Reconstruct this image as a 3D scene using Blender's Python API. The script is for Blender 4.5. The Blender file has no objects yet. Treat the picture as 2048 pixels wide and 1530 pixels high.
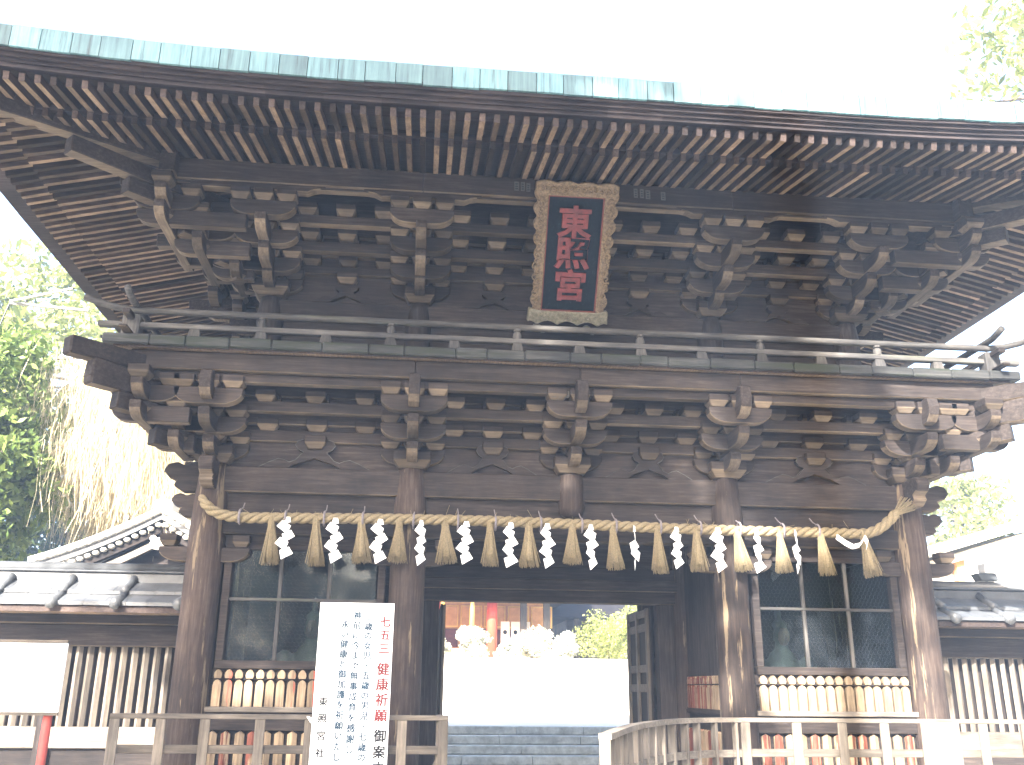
import bpy, math, random
import numpy as np
from mathutils import Vector, Matrix
random.seed(7); rng = np.random.default_rng(11)
R = math.radians
sc = bpy.context.scene
ZC = 1.55                       # eye height; heights below are measured from the eye

# ---------------------------------------------------------------- camera, sky, sun, exposure
cd = bpy.data.cameras.new('camera'); cam = bpy.data.objects.new('camera', cd); sc.collection.objects.link(cam)
YAW, PITCH, ROLL = 0.0953, 0.3185, 0.0098
fw = Vector((math.sin(YAW)*math.cos(PITCH), math.cos(YAW)*math.cos(PITCH), math.sin(PITCH)))
rt = Vector((math.cos(YAW), -math.sin(YAW), 0)); up = rt.cross(fw)
r2 = rt*math.cos(ROLL)+up*math.sin(ROLL); u2 = -rt*math.sin(ROLL)+up*math.cos(ROLL)
cam.matrix_world = Matrix(((r2.x, u2.x, -fw.x, -1.8505), (r2.y, u2.y, -fw.y, -11.4606), (r2.z, u2.z, -fw.z, ZC), (0, 0, 0, 1)))
cd.sensor_fit = 'HORIZONTAL'; cd.sensor_width = 36; cd.lens = 36*1861.8/2048; cd.clip_end = 3000
sc.camera = cam
SUN_AZ, SUN_EL = R(-25), R(32.5)     # azimuth measured from behind the camera, negative = to the left
to_sun = Vector((math.sin(SUN_AZ)*math.cos(SUN_EL), -math.cos(SUN_AZ)*math.cos(SUN_EL), math.sin(SUN_EL)))
w = bpy.data.worlds.new('World'); sc.world = w; w.use_nodes = True
nt = w.node_tree; bg = nt.nodes['Background']
sky = nt.nodes.new('ShaderNodeTexSky'); sky.sky_type = 'NISHITA'; sky.sun_disc = False
sky.sun_elevation = SUN_EL; sky.sun_rotation = math.atan2(to_sun.x, to_sun.y)
sky.air_density = 1.0; sky.dust_density = 5.0; sky.ozone_density = 1.0
nt.links.new(sky.outputs[0], bg.inputs[0]); bg.inputs[1].default_value = 0.12
sd = bpy.data.lights.new('sun', 'SUN'); sd.energy = 5.0; sd.angle = R(0.5); sd.color = (1, .94, .85)
so = bpy.data.objects.new('sun', sd); sc.collection.objects.link(so)
so.rotation_euler = to_sun.to_track_quat('Z', 'Y').to_euler()
sc.view_settings.view_transform = 'Standard'; sc.view_settings.look = 'None'
sc.view_settings.exposure = 3.15; sc.view_settings.gamma = 1.0

# ---------------------------------------------------------------- materials
M = {}
def mat(name):
    m = bpy.data.materials.new(name); m.use_nodes = True; M[name] = m
    return m, m.node_tree, m.node_tree.nodes['Principled BSDF']
def nd(t, typ, **kw):
    n = t.nodes.new(typ)
    for k, v in kw.items(): setattr(n, k, v)
    return n
def ramp(t, cols):
    r = nd(t, 'ShaderNodeValToRGB'); e = r.color_ramp.elements
    while len(e) < len(cols): e.new(.5)
    for el, (p, c) in zip(e, cols): el.position = p; el.color = (*c, 1)
    return r
def noise(t, vec, scale, detail=4, rough=.6):
    n = nd(t, 'ShaderNodeTexNoise'); n.inputs['Scale'].default_value = scale
    n.inputs['Detail'].default_value = detail; n.inputs['Roughness'].default_value = rough
    t.links.new(vec, n.inputs['Vector']); return n
def mapped(t, sc_):
    g = nd(t, 'ShaderNodeNewGeometry'); m = nd(t, 'ShaderNodeMapping'); m.inputs['Scale'].default_value = sc_
    t.links.new(g.outputs['Position'], m.inputs['Vector']); return g.outputs['Position'], m.outputs[0]
def mix(t, fac, a, b, blend='MIX'):
    x = nd(t, 'ShaderNodeMix', data_type='RGBA', blend_type=blend)
    for s, v in ((x.inputs['Factor'], fac), (x.inputs['A'], a), (x.inputs['B'], b)):
        if isinstance(v, (int, float)): s.default_value = v
        elif isinstance(v, tuple): s.default_value = (*v, 1)
        else: t.links.new(v, s)
    return x.outputs['Result']
def wood(name, axis, dark, mid, light, patch=None, pthr=(.55, .68), rough=.75, bump=.35, var=.45):
    m, t, b = mat(name)
    s = [30.0, 30.0, 30.0]; s['xyz'.index(axis)] = 2.2
    pos, vec = mapped(t, s)
    n1 = noise(t, vec, 1.0, 8, .7)
    rc = ramp(t, [(.25, dark), (.5, mid), (.78, light)]); t.links.new(n1.outputs[0], rc.inputs[0])
    big = noise(t, pos, 1.7, 5, .6)
    r2_ = ramp(t, [(.3, (.55, .55, .58)), (.7, (1.25, 1.2, 1.15))]); t.links.new(big.outputs[0], r2_.inputs[0])
    c = mix(t, 1.0, rc.outputs[0], r2_.outputs[0], 'MULTIPLY')
    oi = nd(t, 'ShaderNodeObjectInfo')
    mr = nd(t, 'ShaderNodeMapRange'); mr.inputs['To Min'].default_value = 1-var*.6; mr.inputs['To Max'].default_value = 1+var*.6
    t.links.new(oi.outputs['Random'], mr.inputs['Value'])
    hs = nd(t, 'ShaderNodeHueSaturation'); t.links.new(mr.outputs[0], hs.inputs['Value']); t.links.new(c, hs.inputs['Color'])
    c = hs.outputs[0]
    if patch:
        pn = noise(t, vec, .35, 6, .65); pr = ramp(t, [(pthr[0], (0, 0, 0)), (pthr[1], (1, 1, 1))]); t.links.new(pn.outputs[0], pr.inputs[0])
        c = mix(t, pr.outputs[0], c, patch)
    t.links.new(c, b.inputs['Base Color']); b.inputs['Roughness'].default_value = rough
    b.inputs['Specular IOR Level'].default_value = .14
    bp = nd(t, 'ShaderNodeBump'); bp.inputs['Strength'].default_value = bump; bp.inputs['Distance'].default_value = .012
    t.links.new(n1.outputs[0], bp.inputs['Height']); t.links.new(bp.outputs[0], b.inputs['Normal'])
    return m
DK, MD, LT = (.0095, .0078, .0074), (.024, .0195, .018), (.056, .046, .0415)
for ax in 'xyz': wood('wood_'+ax, ax, DK, MD, LT)
wood('rafter_wood_y', 'y', (.018, .0135, .013), (.04, .03, .027), (.075, .058, .05), var=1.0)
wood('rafter_wood_x', 'x', (.018, .0135, .013), (.04, .03, .027), (.075, .058, .05), var=1.0)
for ax in 'xy':  # tan copies of the woods carrying bounced light, for downward faces
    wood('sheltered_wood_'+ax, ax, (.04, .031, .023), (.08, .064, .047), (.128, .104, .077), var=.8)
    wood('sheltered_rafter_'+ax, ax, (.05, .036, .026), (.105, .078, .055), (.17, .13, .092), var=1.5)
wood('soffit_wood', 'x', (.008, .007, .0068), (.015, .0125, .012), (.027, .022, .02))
wood('fascia_wood', 'x', (.012, .010, .012), (.025, .021, .023), (.05, .04, .04))
wood('column_wood', 'z', (.0135, .0098, .0085), (.033, .0245, .021), (.066, .052, .044), patch=(.13, .1, .066), pthr=(.59, .63))
wood('grey_wood_x', 'x', (.022, .022, .022), (.05, .049, .048), (.1, .097, .092), patch=(.06, .065, .05), pthr=(.58, .72))
wood('grey_wood_z', 'z', (.022, .022, .022), (.05, .049, .048), (.1, .097, .092))
wood('fence_wood_x', 'x', (.06, .053, .045), (.115, .102, .086), (.19, .17, .145), var=.5)
wood('fence_wood_z', 'z', (.06, .053, .045), (.115, .102, .086), (.19, .17, .145), var=.5)
wood('picket_wood', 'z', (.1, .068, .044), (.2, .155, .105), (.32, .26, .18), patch=(.25, .06, .04), pthr=(.62, .66), var=.5)
wood('red_picket_wood', 'z', (.07, .022, .016), (.125, .04, .028), (.18, .08, .055), patch=(.22, .17, .115), pthr=(.5, .55), var=.4)
wood('moss_edge', 'x', (.012, .0135, .014), (.03, .032, .033), (.07, .07, .068), patch=(.018, .022, .016), pthr=(.5, .62))
def plain(name, col, rough=.7, var=.25, scale=6, spec=.3, metal=0, bump=0):
    m, t, b = mat(name); pos, _ = mapped(t, (1, 1, 1))
    n = noise(t, pos, scale, 6, .65)
    r_ = ramp(t, [(.3, tuple(c*(1-var) for c in col)), (.7, tuple(min(1, c*(1+var)) for c in col))]); t.links.new(n.outputs[0], r_.inputs[0])
    t.links.new(r_.outputs[0], b.inputs['Base Color']); b.inputs['Roughness'].default_value = rough
    b.inputs['Specular IOR Level'].default_value = spec; b.inputs['Metallic'].default_value = metal
    if bump:
        bp = nd(t, 'ShaderNodeBump'); bp.inputs['Strength'].default_value = bump; bp.inputs['Distance'].default_value = .02
        t.links.new(n.outputs[0], bp.inputs['Height']); t.links.new(bp.outputs[0], b.inputs['Normal'])
    return m
plain('straw', (.155, .125, .077), .8, .3, 60, .15, bump=.5)
plain('straw_dark', (.36, .25, .09), .85, .3, 40, .1)
plain('tie_cloth', (.13, .115, .12), .9, .2, 30)
plain('paper', (.82, .82, .8), .8, .03, 8, .2)
plain('sign_white', (.8, .81, .82), .5, .03, 3, .3)
plain('ink_red', (.14, .02, .022), .7, .15); plain('ink_black', (.003, .005, .008), .6, .2); plain('ink_blue', (.012, .04, .07), .6, .2)
plain('sticker_paper', (.05, .048, .045), .9, .3, 30)
plain('carved_gold', (.11, .078, .047), .65, .6, 30, .35, bump=.8)
plain('frame_grey', (.13, .12, .09), .75, .4, 25, .3, bump=.6)
plain('letter_red', (.085, .011, .012), .6, .5, 14, .35)
plain('inner_red', (.1, .024, .018), .7, .3)
plain('tile_grey', (.07, .074, .08), .42, .35, 5, .5)
plain('stone', (.3, .3, .285), .85, .3, 4, bump=.3)
plain('stone_step', (.5, .52, .5), .85, .35, 5, bump=.3)
plain('pale_stone', (.62, .6, .55), .9, .12, 3)
plain('earth', (.42, .395, .35), .95, .2, .8, bump=.3)
plain('gravel_pale', (.62, .58, .5), .95, .12, 2)
plain('plaster', (.72, .69, .62), .85, .08, 2)
plain('shrine_red', (.5, .06, .03), .5, .15)
plain('warm_board', (.5, .27, .11), .6, .2, 4); plain('brass', (.75, .5, .15), .35, .1, 5, .5, .6)
plain('bark', (.09, .07, .055), .95, .4, 8, bump=.6)
plain('iron', (.05, .055, .06), .5, .2); plain('pipe_grey', (.22, .22, .2), .6, .2)
plain('pole_red', (.3, .06, .05), .6, .25); plain('roof_pale', (.6, .55, .45), .7, .15)
plain('robe_dark', (.06, .08, .07), .8, .3); plain('skin_paint', (.1, .085, .07), .6, .15)
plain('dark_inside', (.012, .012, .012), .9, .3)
def leafm(name, c1, c2, tr=.35):
    m, t, b = mat(name); oi = nd(t, 'ShaderNodeNewGeometry'); wn = nd(t, 'ShaderNodeTexWhiteNoise', noise_dimensions='1D')
    t.links.new(oi.outputs['Random Per Island'], wn.inputs['W'])
    r_ = ramp(t, [(.1, c1), (.9, c2)]); t.links.new(wn.outputs['Value'], r_.inputs[0])
    t.links.new(r_.outputs[0], b.inputs['Base Color']); b.inputs['Roughness'].default_value = .5; b.inputs['Specular IOR Level'].default_value = .3
    tl = nd(t, 'ShaderNodeBsdfTranslucent'); t.links.new(r_.outputs[0], tl.inputs[0]); ms = nd(t, 'ShaderNodeMixShader'); ms.inputs[0].default_value = tr
    out = t.nodes['Material Output']; t.links.new(b.outputs[0], ms.inputs[1]); t.links.new(tl.outputs[0], ms.inputs[2]); t.links.new(ms.outputs[0], out.inputs[0])
leafm('leaf_green', (.07, .115, .025), (.22, .28, .075)); leafm('leaf_pale', (.4, .4, .3), (.6, .6, .5)); leafm('leaf_dark', (.02, .045, .015), (.07, .11, .03))  # the pale leaf has overexposed whiteness put into its colour
leafm('leaf_yellow', (.14, .17, .04), (.3, .32, .1)); leafm('withy', (.36, .3, .18), (.58, .5, .34), .2)
# verdigris copper with dark streaks running down the sheets
m, t, b = mat('verdigris'); pos, vec = mapped(t, (26, 26, 1.2)); n = noise(t, vec, 1, 6, .7)
r_ = ramp(t, [(.3, (.022, .045, .055)), (.45, (.08, .17, .195)), (.75, (.15, .28, .3))]); t.links.new(n.outputs[0], r_.inputs[0])
n2 = noise(t, pos, 1.3, 4); r3 = ramp(t, [(.35, (.7, .72, .75)), (.7, (1.2, 1.15, 1.1))]); t.links.new(n2.outputs[0], r3.inputs[0])
oi = nd(t, 'ShaderNodeObjectInfo'); mr = nd(t, 'ShaderNodeMapRange'); mr.inputs['To Min'].default_value = .55; mr.inputs['To Max'].default_value = 1.35; t.links.new(oi.outputs['Random'], mr.inputs['Value'])
hs = nd(t, 'ShaderNodeHueSaturation'); t.links.new(mr.outputs[0], hs.inputs['Value']); t.links.new(mix(t, 1.0, r_.outputs[0], r3.outputs[0], 'MULTIPLY'), hs.inputs['Color'])
t.links.new(hs.outputs[0], b.inputs['Base Color']); b.inputs['Roughness'].default_value = .6
# plaque panel: worn dark blue green paint
m, t, b = mat('panel_paint'); pos, vec = mapped(t, (30, 30, 2)); n = noise(t, vec, 1, 6, .7)
r_ = ramp(t, [(.35, (.0025, .005, .008)), (.6, (.005, .010, .014)), (.85, (.03, .05, .05))]); t.links.new(n.outputs[0], r_.inputs[0])
t.links.new(r_.outputs[0], b.inputs['Base Color']); b.inputs['Roughness'].default_value = .85; b.inputs['Specular IOR Level'].default_value = .08
# checked cloth of the guardian
m, t, b = mat('checked_cloth'); g = nd(t, 'ShaderNodeNewGeometry'); ck = nd(t, 'ShaderNodeTexChecker'); ck.inputs['Scale'].default_value = 14
ck.inputs['Color1'].default_value = (.5, .55, .5, 1); ck.inputs['Color2'].default_value = (.08, .2, .18, 1)
t.links.new(g.outputs['Position'], ck.inputs['Vector']); t.links.new(ck.outputs[0], b.inputs['Base Color']); b.inputs['Roughness'].default_value = .8
# window glass: clear sheet with a reflection that follows Fresnel
m, t, b = mat('glass'); t.nodes.remove(b); tr = nd(t, 'ShaderNodeBsdfTransparent'); tr.inputs[0].default_value = (.8, .84, .83, 1)
gl = nd(t, 'ShaderNodeBsdfGlossy'); gl.inputs['Roughness'].default_value = .07; fr = nd(t, 'ShaderNodeFresnel'); fr.inputs[0].default_value = 1.55
pos, _ = mapped(t, (1, 1, 1)); n = noise(t, pos, 2.2, 2); bp = nd(t, 'ShaderNodeBump'); bp.inputs['Strength'].default_value = .12; bp.inputs['Distance'].default_value = .03
t.links.new(n.outputs[0], bp.inputs['Height']); t.links.new(bp.outputs[0], gl.inputs['Normal'])
ms = nd(t, 'ShaderNodeMixShader'); t.links.new(fr.outputs[0], ms.inputs[0]); t.links.new(tr.outputs[0], ms.inputs[1]); t.links.new(gl.outputs[0], ms.inputs[2])
t.links.new(ms.outputs[0], t.nodes['Material Output'].inputs[0])

# ---------------------------------------------------------------- mesh helpers
UNDERLIT = {'wood_x': 'sheltered_wood_x', 'wood_y': 'sheltered_wood_y', 'rafter_wood_x': 'sheltered_rafter_x', 'rafter_wood_y': 'sheltered_rafter_y'}
class MB:
    def __init__(s): s.v = []; s.f = []
    def add(s, vs, fs):
        o = len(s.v); s.v += [tuple(p) for p in vs]; s.f += [tuple(i+o for i in f) for f in fs]; return s
    def box(s, a, b, bev=0):
        x0, y0, z0 = (min(p, q) for p, q in zip(a, b)); x1, y1, z1 = (max(p, q) for p, q in zip(a, b))
        return s.add([(x0, y0, z0), (x1, y0, z0), (x1, y1, z0), (x0, y1, z0), (x0, y0, z1), (x1, y0, z1), (x1, y1, z1), (x0, y1, z1)],
                     [(3, 2, 1, 0), (4, 5, 6, 7), (0, 1, 5, 4), (1, 2, 6, 5), (2, 3, 7, 6), (3, 0, 4, 7)])
    def beam(s, p, q, wd, ht, upv=(0, 0, 1)):       # square bar between two points, p/q on the centre line
        p, q = Vector(p), Vector(q); d = (q-p).normalized(); u = Vector(upv); sd_ = d.cross(u).normalized(); u = sd_.cross(d)
        vs = [c+sd_*(a*wd/2)+u*(b_*ht/2) for c in (p, q) for a, b_ in ((-1, -1), (1, -1), (1, 1), (-1, 1))]
        return s.add(vs, [(0, 1, 2, 3), (7, 6, 5, 4), (0, 4, 5, 1), (1, 5, 6, 2), (2, 6, 7, 3), (3, 7, 4, 0)])
    def prism(s, poly, o, ux, uy, th):              # flat outline in the plane (ux, uy) at o, thickened along ux x uy
        o, ux, uy = Vector(o), Vector(ux), Vector(uy); n_ = ux.cross(uy).normalized(); k = len(poly)
        a = [o+ux*p[0]+uy*p[1]-n_*(th/2) for p in poly]; c = [p+n_*th for p in a]
        return s.add(a+c, [tuple(range(k-1, -1, -1)), tuple(range(k, 2*k))]+[(i, (i+1) % k, (i+1) % k+k, i+k) for i in range(k)])
    def tube(s, path, rad, k=8, cap=True):
        path = [Vector(p) for p in path]; n_ = len(path); rad = rad if isinstance(rad, (list, tuple)) else [rad]*n_
        o = len(s.v); ref = None
        for i, p in enumerate(path):
            d = (path[min(i+1, n_-1)]-path[max(i-1, 0)]).normalized()
            if ref is None: ref = d.orthogonal().normalized()
            ref = (ref-d*ref.dot(d)).normalized(); sd_ = d.cross(ref)
            for j in range(k):
                a = 2*math.pi*j/k; s.v.append(tuple(p+(ref*math.cos(a)+sd_*math.sin(a))*rad[i]))
        for i in range(n_-1):
            for j in range(k):
                s.f.append((o+i*k+j, o+i*k+(j+1) % k, o+(i+1)*k+(j+1) % k, o+(i+1)*k+j))
        if cap: s.f += [tuple(o+j for j in range(k-1, -1, -1)), tuple(o+(n_-1)*k+j for j in range(k))]
        return s
    def lathe(s, prof, c=(0, 0, 0), k=16): return s.tube([(c[0], c[1], c[2]+z) for r_, z in prof], [r_ for r_, z in prof], k)
    def ball(s, c, r_, k=10):
        rx, ry, rz = r_ if isinstance(r_, tuple) else (r_,)*3; o = len(s.v); n_ = k//2+1
        for i in range(n_):
            a = math.pi*(i+.02)/(n_-1+.04)
            for j in range(k):
                b_ = 2*math.pi*j/k; s.v.append((c[0]+rx*math.sin(a)*math.cos(b_), c[1]+ry*math.sin(a)*math.sin(b_), c[2]-rz*math.cos(a)))
        for i in range(n_-1):
            for j in range(k): s.f.append((o+i*k+j, o+i*k+(j+1) % k, o+(i+1)*k+(j+1) % k, o+(i+1)*k+j))
        s.f += [tuple(o+j for j in range(k-1, -1, -1)), tuple(o+(n_-1)*k+j for j in range(k))]
        return s
    def mesh(s, name, material, smooth=False):
        me = bpy.data.meshes.new(name); me.from_pydata(s.v, [], s.f); me.validate()
        if material: me.materials.append(M[material])
        if material in UNDERLIT:      # downward faces get a lighter tan, ground-bounce light painted into the colour
            me.materials.append(M[UNDERLIT[material]]); zs = [p[2] for p in s.v]; zm = (min(zs)+max(zs))/2
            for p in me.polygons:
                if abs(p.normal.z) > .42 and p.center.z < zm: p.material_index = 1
        if smooth: me.polygons.foreach_set('use_smooth', [True]*len(me.polygons))
        me.update(); return me
WL = {}
def tag(o, label, cat, group=None):
    o['label'] = label; o['category'] = cat
    if group: o['group'] = group
    return o
def obj(name, me, parent=None, loc=(0, 0, 0), rot=None, local=False, bev=0):
    """loc is given with z from the eye; meshes built in place use loc 0"""
    if isinstance(me, tuple): me = me[0].mesh(name, *me[1:])
    o = bpy.data.objects.new(name, me); sc.collection.objects.link(o)
    if local: o.location = loc
    else:
        wl = Vector((loc[0], loc[1], loc[2]+ZC)); WL[o] = wl
        if parent: o.parent = parent; o.location = wl-WL[parent]
        else: o.location = wl
    if local: o.parent = parent
    if rot: o.rotation_euler = rot
    if bev and me:
        b_ = o.modifiers.new('bevel', 'BEVEL'); b_.width = bev; b_.segments = 1; b_.limit_method = 'ANGLE'
    return o
def empty(name, loc, label, cat, group=None, rot=None):
    o = bpy.data.objects.new(name, None); sc.collection.objects.link(o); o.location = loc; WL[o] = Vector(loc); o.empty_display_size = .2
    if rot: o.rotation_euler = rot
    return tag(o, label, cat, group)
def B(a, b): return MB().box(a, b)

# ---------------------------------------------------------------- ground and setting
def structure(o): o['kind'] = 'structure'; return o
g_ = MB(); g_.add([(-300, -300, -ZC), (300, -300, -ZC), (300, 300, -ZC), (-300, 300, -ZC)], [(0, 1, 2, 3)])
structure(obj('ground', (g_, 'earth')))
structure(obj('gate_podium', (B((-5.2, -.95, -ZC+.004), (5.2, 6.2, -ZC+.13)), 'stone')))
structure(obj('courtyard', (B((-30, 8.62, -ZC+.004), (30, 70, -.72)), 'gravel_pale')))
st = empty('stone_steps', (0, 7.4, 0), 'grey weathered stone steps rising behind the gate passage', 'steps')
for i in range(5):
    zt = -.70-.163*i; y0 = 8.6-.34*i
    xs = [-4.5]; 
    while xs[-1] < 4.4: xs.append(min(4.5, xs[-1]+random.uniform(1.3, 2.0)))
    for a, c in zip(xs, xs[1:]):
        if c-a > .05: obj('step_stone', (B((a+.004, y0-.34, zt-.155), (c-.004, y0+.02, zt)), 'stone_step'), st, bev=.012)
obj('step_core', (B((-4.5, 6.95, -ZC+.004), (4.5, 8.6, -1.4)), 'stone_step'), st)
s2 = empty('sunlit_staircase', (0, 19, .83), 'broad pale staircase in full sun leading up to the worship hall', 'steps')
for i in range(10):
    obj('step_stone', (B((-7, 18+.36*i, -.72+.004), (12, 18.37+.36*i, -.52+.17*i)), 'pale_stone'), s2, bev=.01)
structure(obj('terrace', (B((-25, 21.62, -.71), (25, 60, 1.01)), 'gravel_pale')))

# ================================================================ THE GATE
gate = empty('shrine_gate', (0, 0, 0), 'two-storey dark timber shrine gate with verdigris copper eaves and a railed balcony', 'gate')
XE, XI, XU = 4.40, 2.0, 3.95       # end columns, inner columns, upper storey ends
DEP = 4.2
def taper_col(r_, zb, zt, n=10):
    pr = []
    for i in range(n+1):
        f = i/n; z = zb+(zt-zb)*f; k_ = 1.0
        if f > .72: k_ = 1-.2*((f-.72)/.28)**1.6
        pr.append((r_*k_*(1+.012*math.sin(9*f)), z))
    return MB().lathe(pr, k=24)
colm = taper_col(.215, -ZC+.2, 2.58).mesh('column', 'column_wood', True)
for y in (0, DEP/2, DEP):
    for x in (-XE, -XI, XI, XE):
        c_ = obj('column', colm, gate, (x, y, 0), (0, 0, random.uniform(0, 6)))
        obj('base_stone', (MB().lathe([(.36, -ZC+.13), (.36, -ZC+.2), (.3, -ZC+.25)], k=20), 'stone'), gate, (x, y, 0))
# short hanging strut in the middle of the central bay
obj('hanging_strut', (MB().lathe([(.07, 2.03), (.14, 2.06), (.165, 2.14), (.17, 2.3), (.17, 2.46), (.16, 2.56), (.14, 2.575)], (0, 0, 0), 20), 'column_wood', True), gate, (0, -.02, 0))
# horizontal members of the lower storey, front and back, bay by bay
bays = [(-XE, -XI), (-XI, XI), (XI, XE)]
for yy, front in ((0, 1), (DEP, 0)):
    for a, c in bays:
        obj('tie_beam', (B((a, yy-.1, 2.24), (c, yy+.1, 2.555)), 'wood_x'), gate, bev=.012)
        obj('frieze_board', (B((a, yy-.02, 1.985), (c, yy+.02, 2.238)), 'wood_x'), gate)
        obj('penetrating_beam', (B((a, yy-.085, 1.735), (c, yy+.085, 1.98)), 'wood_x'), gate, bev=.012)
        if front and a != -XI:
            obj('head_board', (B((a, yy+.02, 1.60), (c, yy+.06, 1.733)), 'wood_x'), gate)
for a, c in ((0, DEP/2), (DEP/2, DEP)):
    for x in (-XE, XE):
        obj('side_beam', (B((x-.1, a, 2.24), (x+.1, c, 2.555)), 'wood_y'), gate, bev=.012)
        obj('side_beam', (B((x-.085, a, 1.735), (x+.085, c, 1.98)), 'wood_y'), gate, bev=.012)
        obj('side_wall', (B((x-.03, a, -ZC+.13), (x+.03, c, 1.734)), 'wood_z'), gate)
        obj('side_frieze', (B((x-.02, a, 1.982), (x+.02, c, 2.238)), 'wood_y'), gate)
# carved nosing ends of the tie beams at the outer columns
def nosing():
    return [(0, -.17), (.2, -.17), (.3, -.1), (.27, -.04), (.36, .0), (.42, .08), (.38, .16), (.28, .19), (.2, .15), (.14, .18), (0, .17)]
for x in (-XE, XE):
    sg = 1 if x > 0 else -1
    obj('beam_nosing', (MB().prism([(p*1.1, q) for p, q in nosing()], (x+sg*.12, 0, 2.4), (sg, 0, 0), (0, 0, 1), .17), 'wood_x'), gate, bev=.015)
    obj('beam_nosing', (MB().prism([(p, q) for p, q in nosing()], (x, -.12, 2.42), (0, -1, 0), (0, 0, 1), .17), 'wood_x'), gate, bev=.015)
    obj('beam_nosing', (MB().prism([(p*.8, q*.8) for p, q in nosing()], (x+sg*.12, 0, 2.06), (sg, 0, 0), (0, 0, 1), .15), 'wood_x'), gate, bev=.015)
# --- brackets -----------------------------------------------------------------
def arm_poly(L, h, cw=.24, ch=None):
    ch = h*.8 if ch is None else ch; p = [(-L/2, h), (-L/2, ch)]
    for i in range(1, 7):
        a = math.pi/2*i/6; p.append((-L/2+cw*(1-math.cos(a)), ch*(1-math.sin(a))))
    q = [(-x, z) for x, z in reversed(p)]
    return p+q
MESH = {}
def cached(key, fn):
    if key not in MESH: MESH[key] = fn()
    return MESH[key]
def armx(L, h, th): return cached(('ax', L, h, th), lambda: MB().prism(arm_poly(L, h), (0, 0, 0), (1, 0, 0), (0, 0, 1), th).mesh('bracket_arm', 'wood_x'))
def army(y0, y1, h, th, nose=False):     # arm reaching forward, rounded at its outer end
    def f():
        L = abs(y1-y0); p = [(0, h), (0, 0)]
        if nose: p += [(L-.22, 0), (L-.1, .02), (L-.02, .1), (L, .2), (L-.03, h*1.02), (L-.1, h*1.1), (L-.2, h)]
        else: p += [(L-.2+.2*math.sin(math.pi/2*i/5), h*.75*(1-math.cos(math.pi/2*i/5))) for i in range(6)]+[(L, h)]
        return MB().prism(p, (0, y0, 0), (0, -1, 0), (0, 0, 1), th).mesh('forward_arm', 'wood_y')
    return cached(('ay', y0, y1, h, th, nose), f)
def block(w_=.24, h=.15, big=False):
    def f():
        a, b_ = w_/2, w_/2*(.66 if not big else .72); t_ = h*.5
        vs = [(s*q, r_*q, z) for z, q in ((0, b_), (t_*.9, a), (h, a)) for s, r_ in ((-1, -1), (1, -1), (1, 1), (-1, 1))]
        fs = [(3, 2, 1, 0), (8, 9, 10, 11)]+[(i+l, (i+1) % 4+l, (i+1) % 4+4+l, i+4+l) for l in (0, 4) for i in range(4)]
        return MB().add(vs, fs).mesh('bearing_block', 'wood_x')
    return cached(('bl', w_, h, big), f)
def bracket(x, y, z, tiers, rot=0, daito=.46, L=.8, h=.2, side=False, nose=None, th=.15):
    """tiers: list of (outward distance, z of arm bottom above column top)"""
    r_ = obj('bracket_set', block(daito, .2, True), gate, (x, y, z), (0, 0, rot), bev=.008)
    K = dict(local=True, bev=.008)
    for i, (o_, zb) in enumerate(tiers):
        obj('bracket_arm', armx(L, h, th), r_, (0, -o_, zb), **K)
        for dx in (-L/2+.12, 0, L/2-.12): obj('bearing_block', block(), r_, (dx, -o_, zb+h-.001), **K)
        if i+1 < len(tiers):
            n_ = tiers[i+1][0]; obj('forward_arm', army(.15, -n_-.16, h-.006, th-.012), r_, (0, 0, zb+.003), **K)
    if nose:
        for (reach, zb, hh) in nose: obj('nosing', army(.1, -reach, hh, .135, True), r_, (0, 0, zb), **K)
    return r_
# lower storey brackets: wall plane then two steps out
LT_ = [(0, .06), (.36, .30), (.72, .55)]
LN = [(1.04, .60, .34)]
for x in (-XI, 0, XI): bracket(x, 0, 2.58, LT_, 0, .46, .8, .2, nose=LN)
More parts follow.
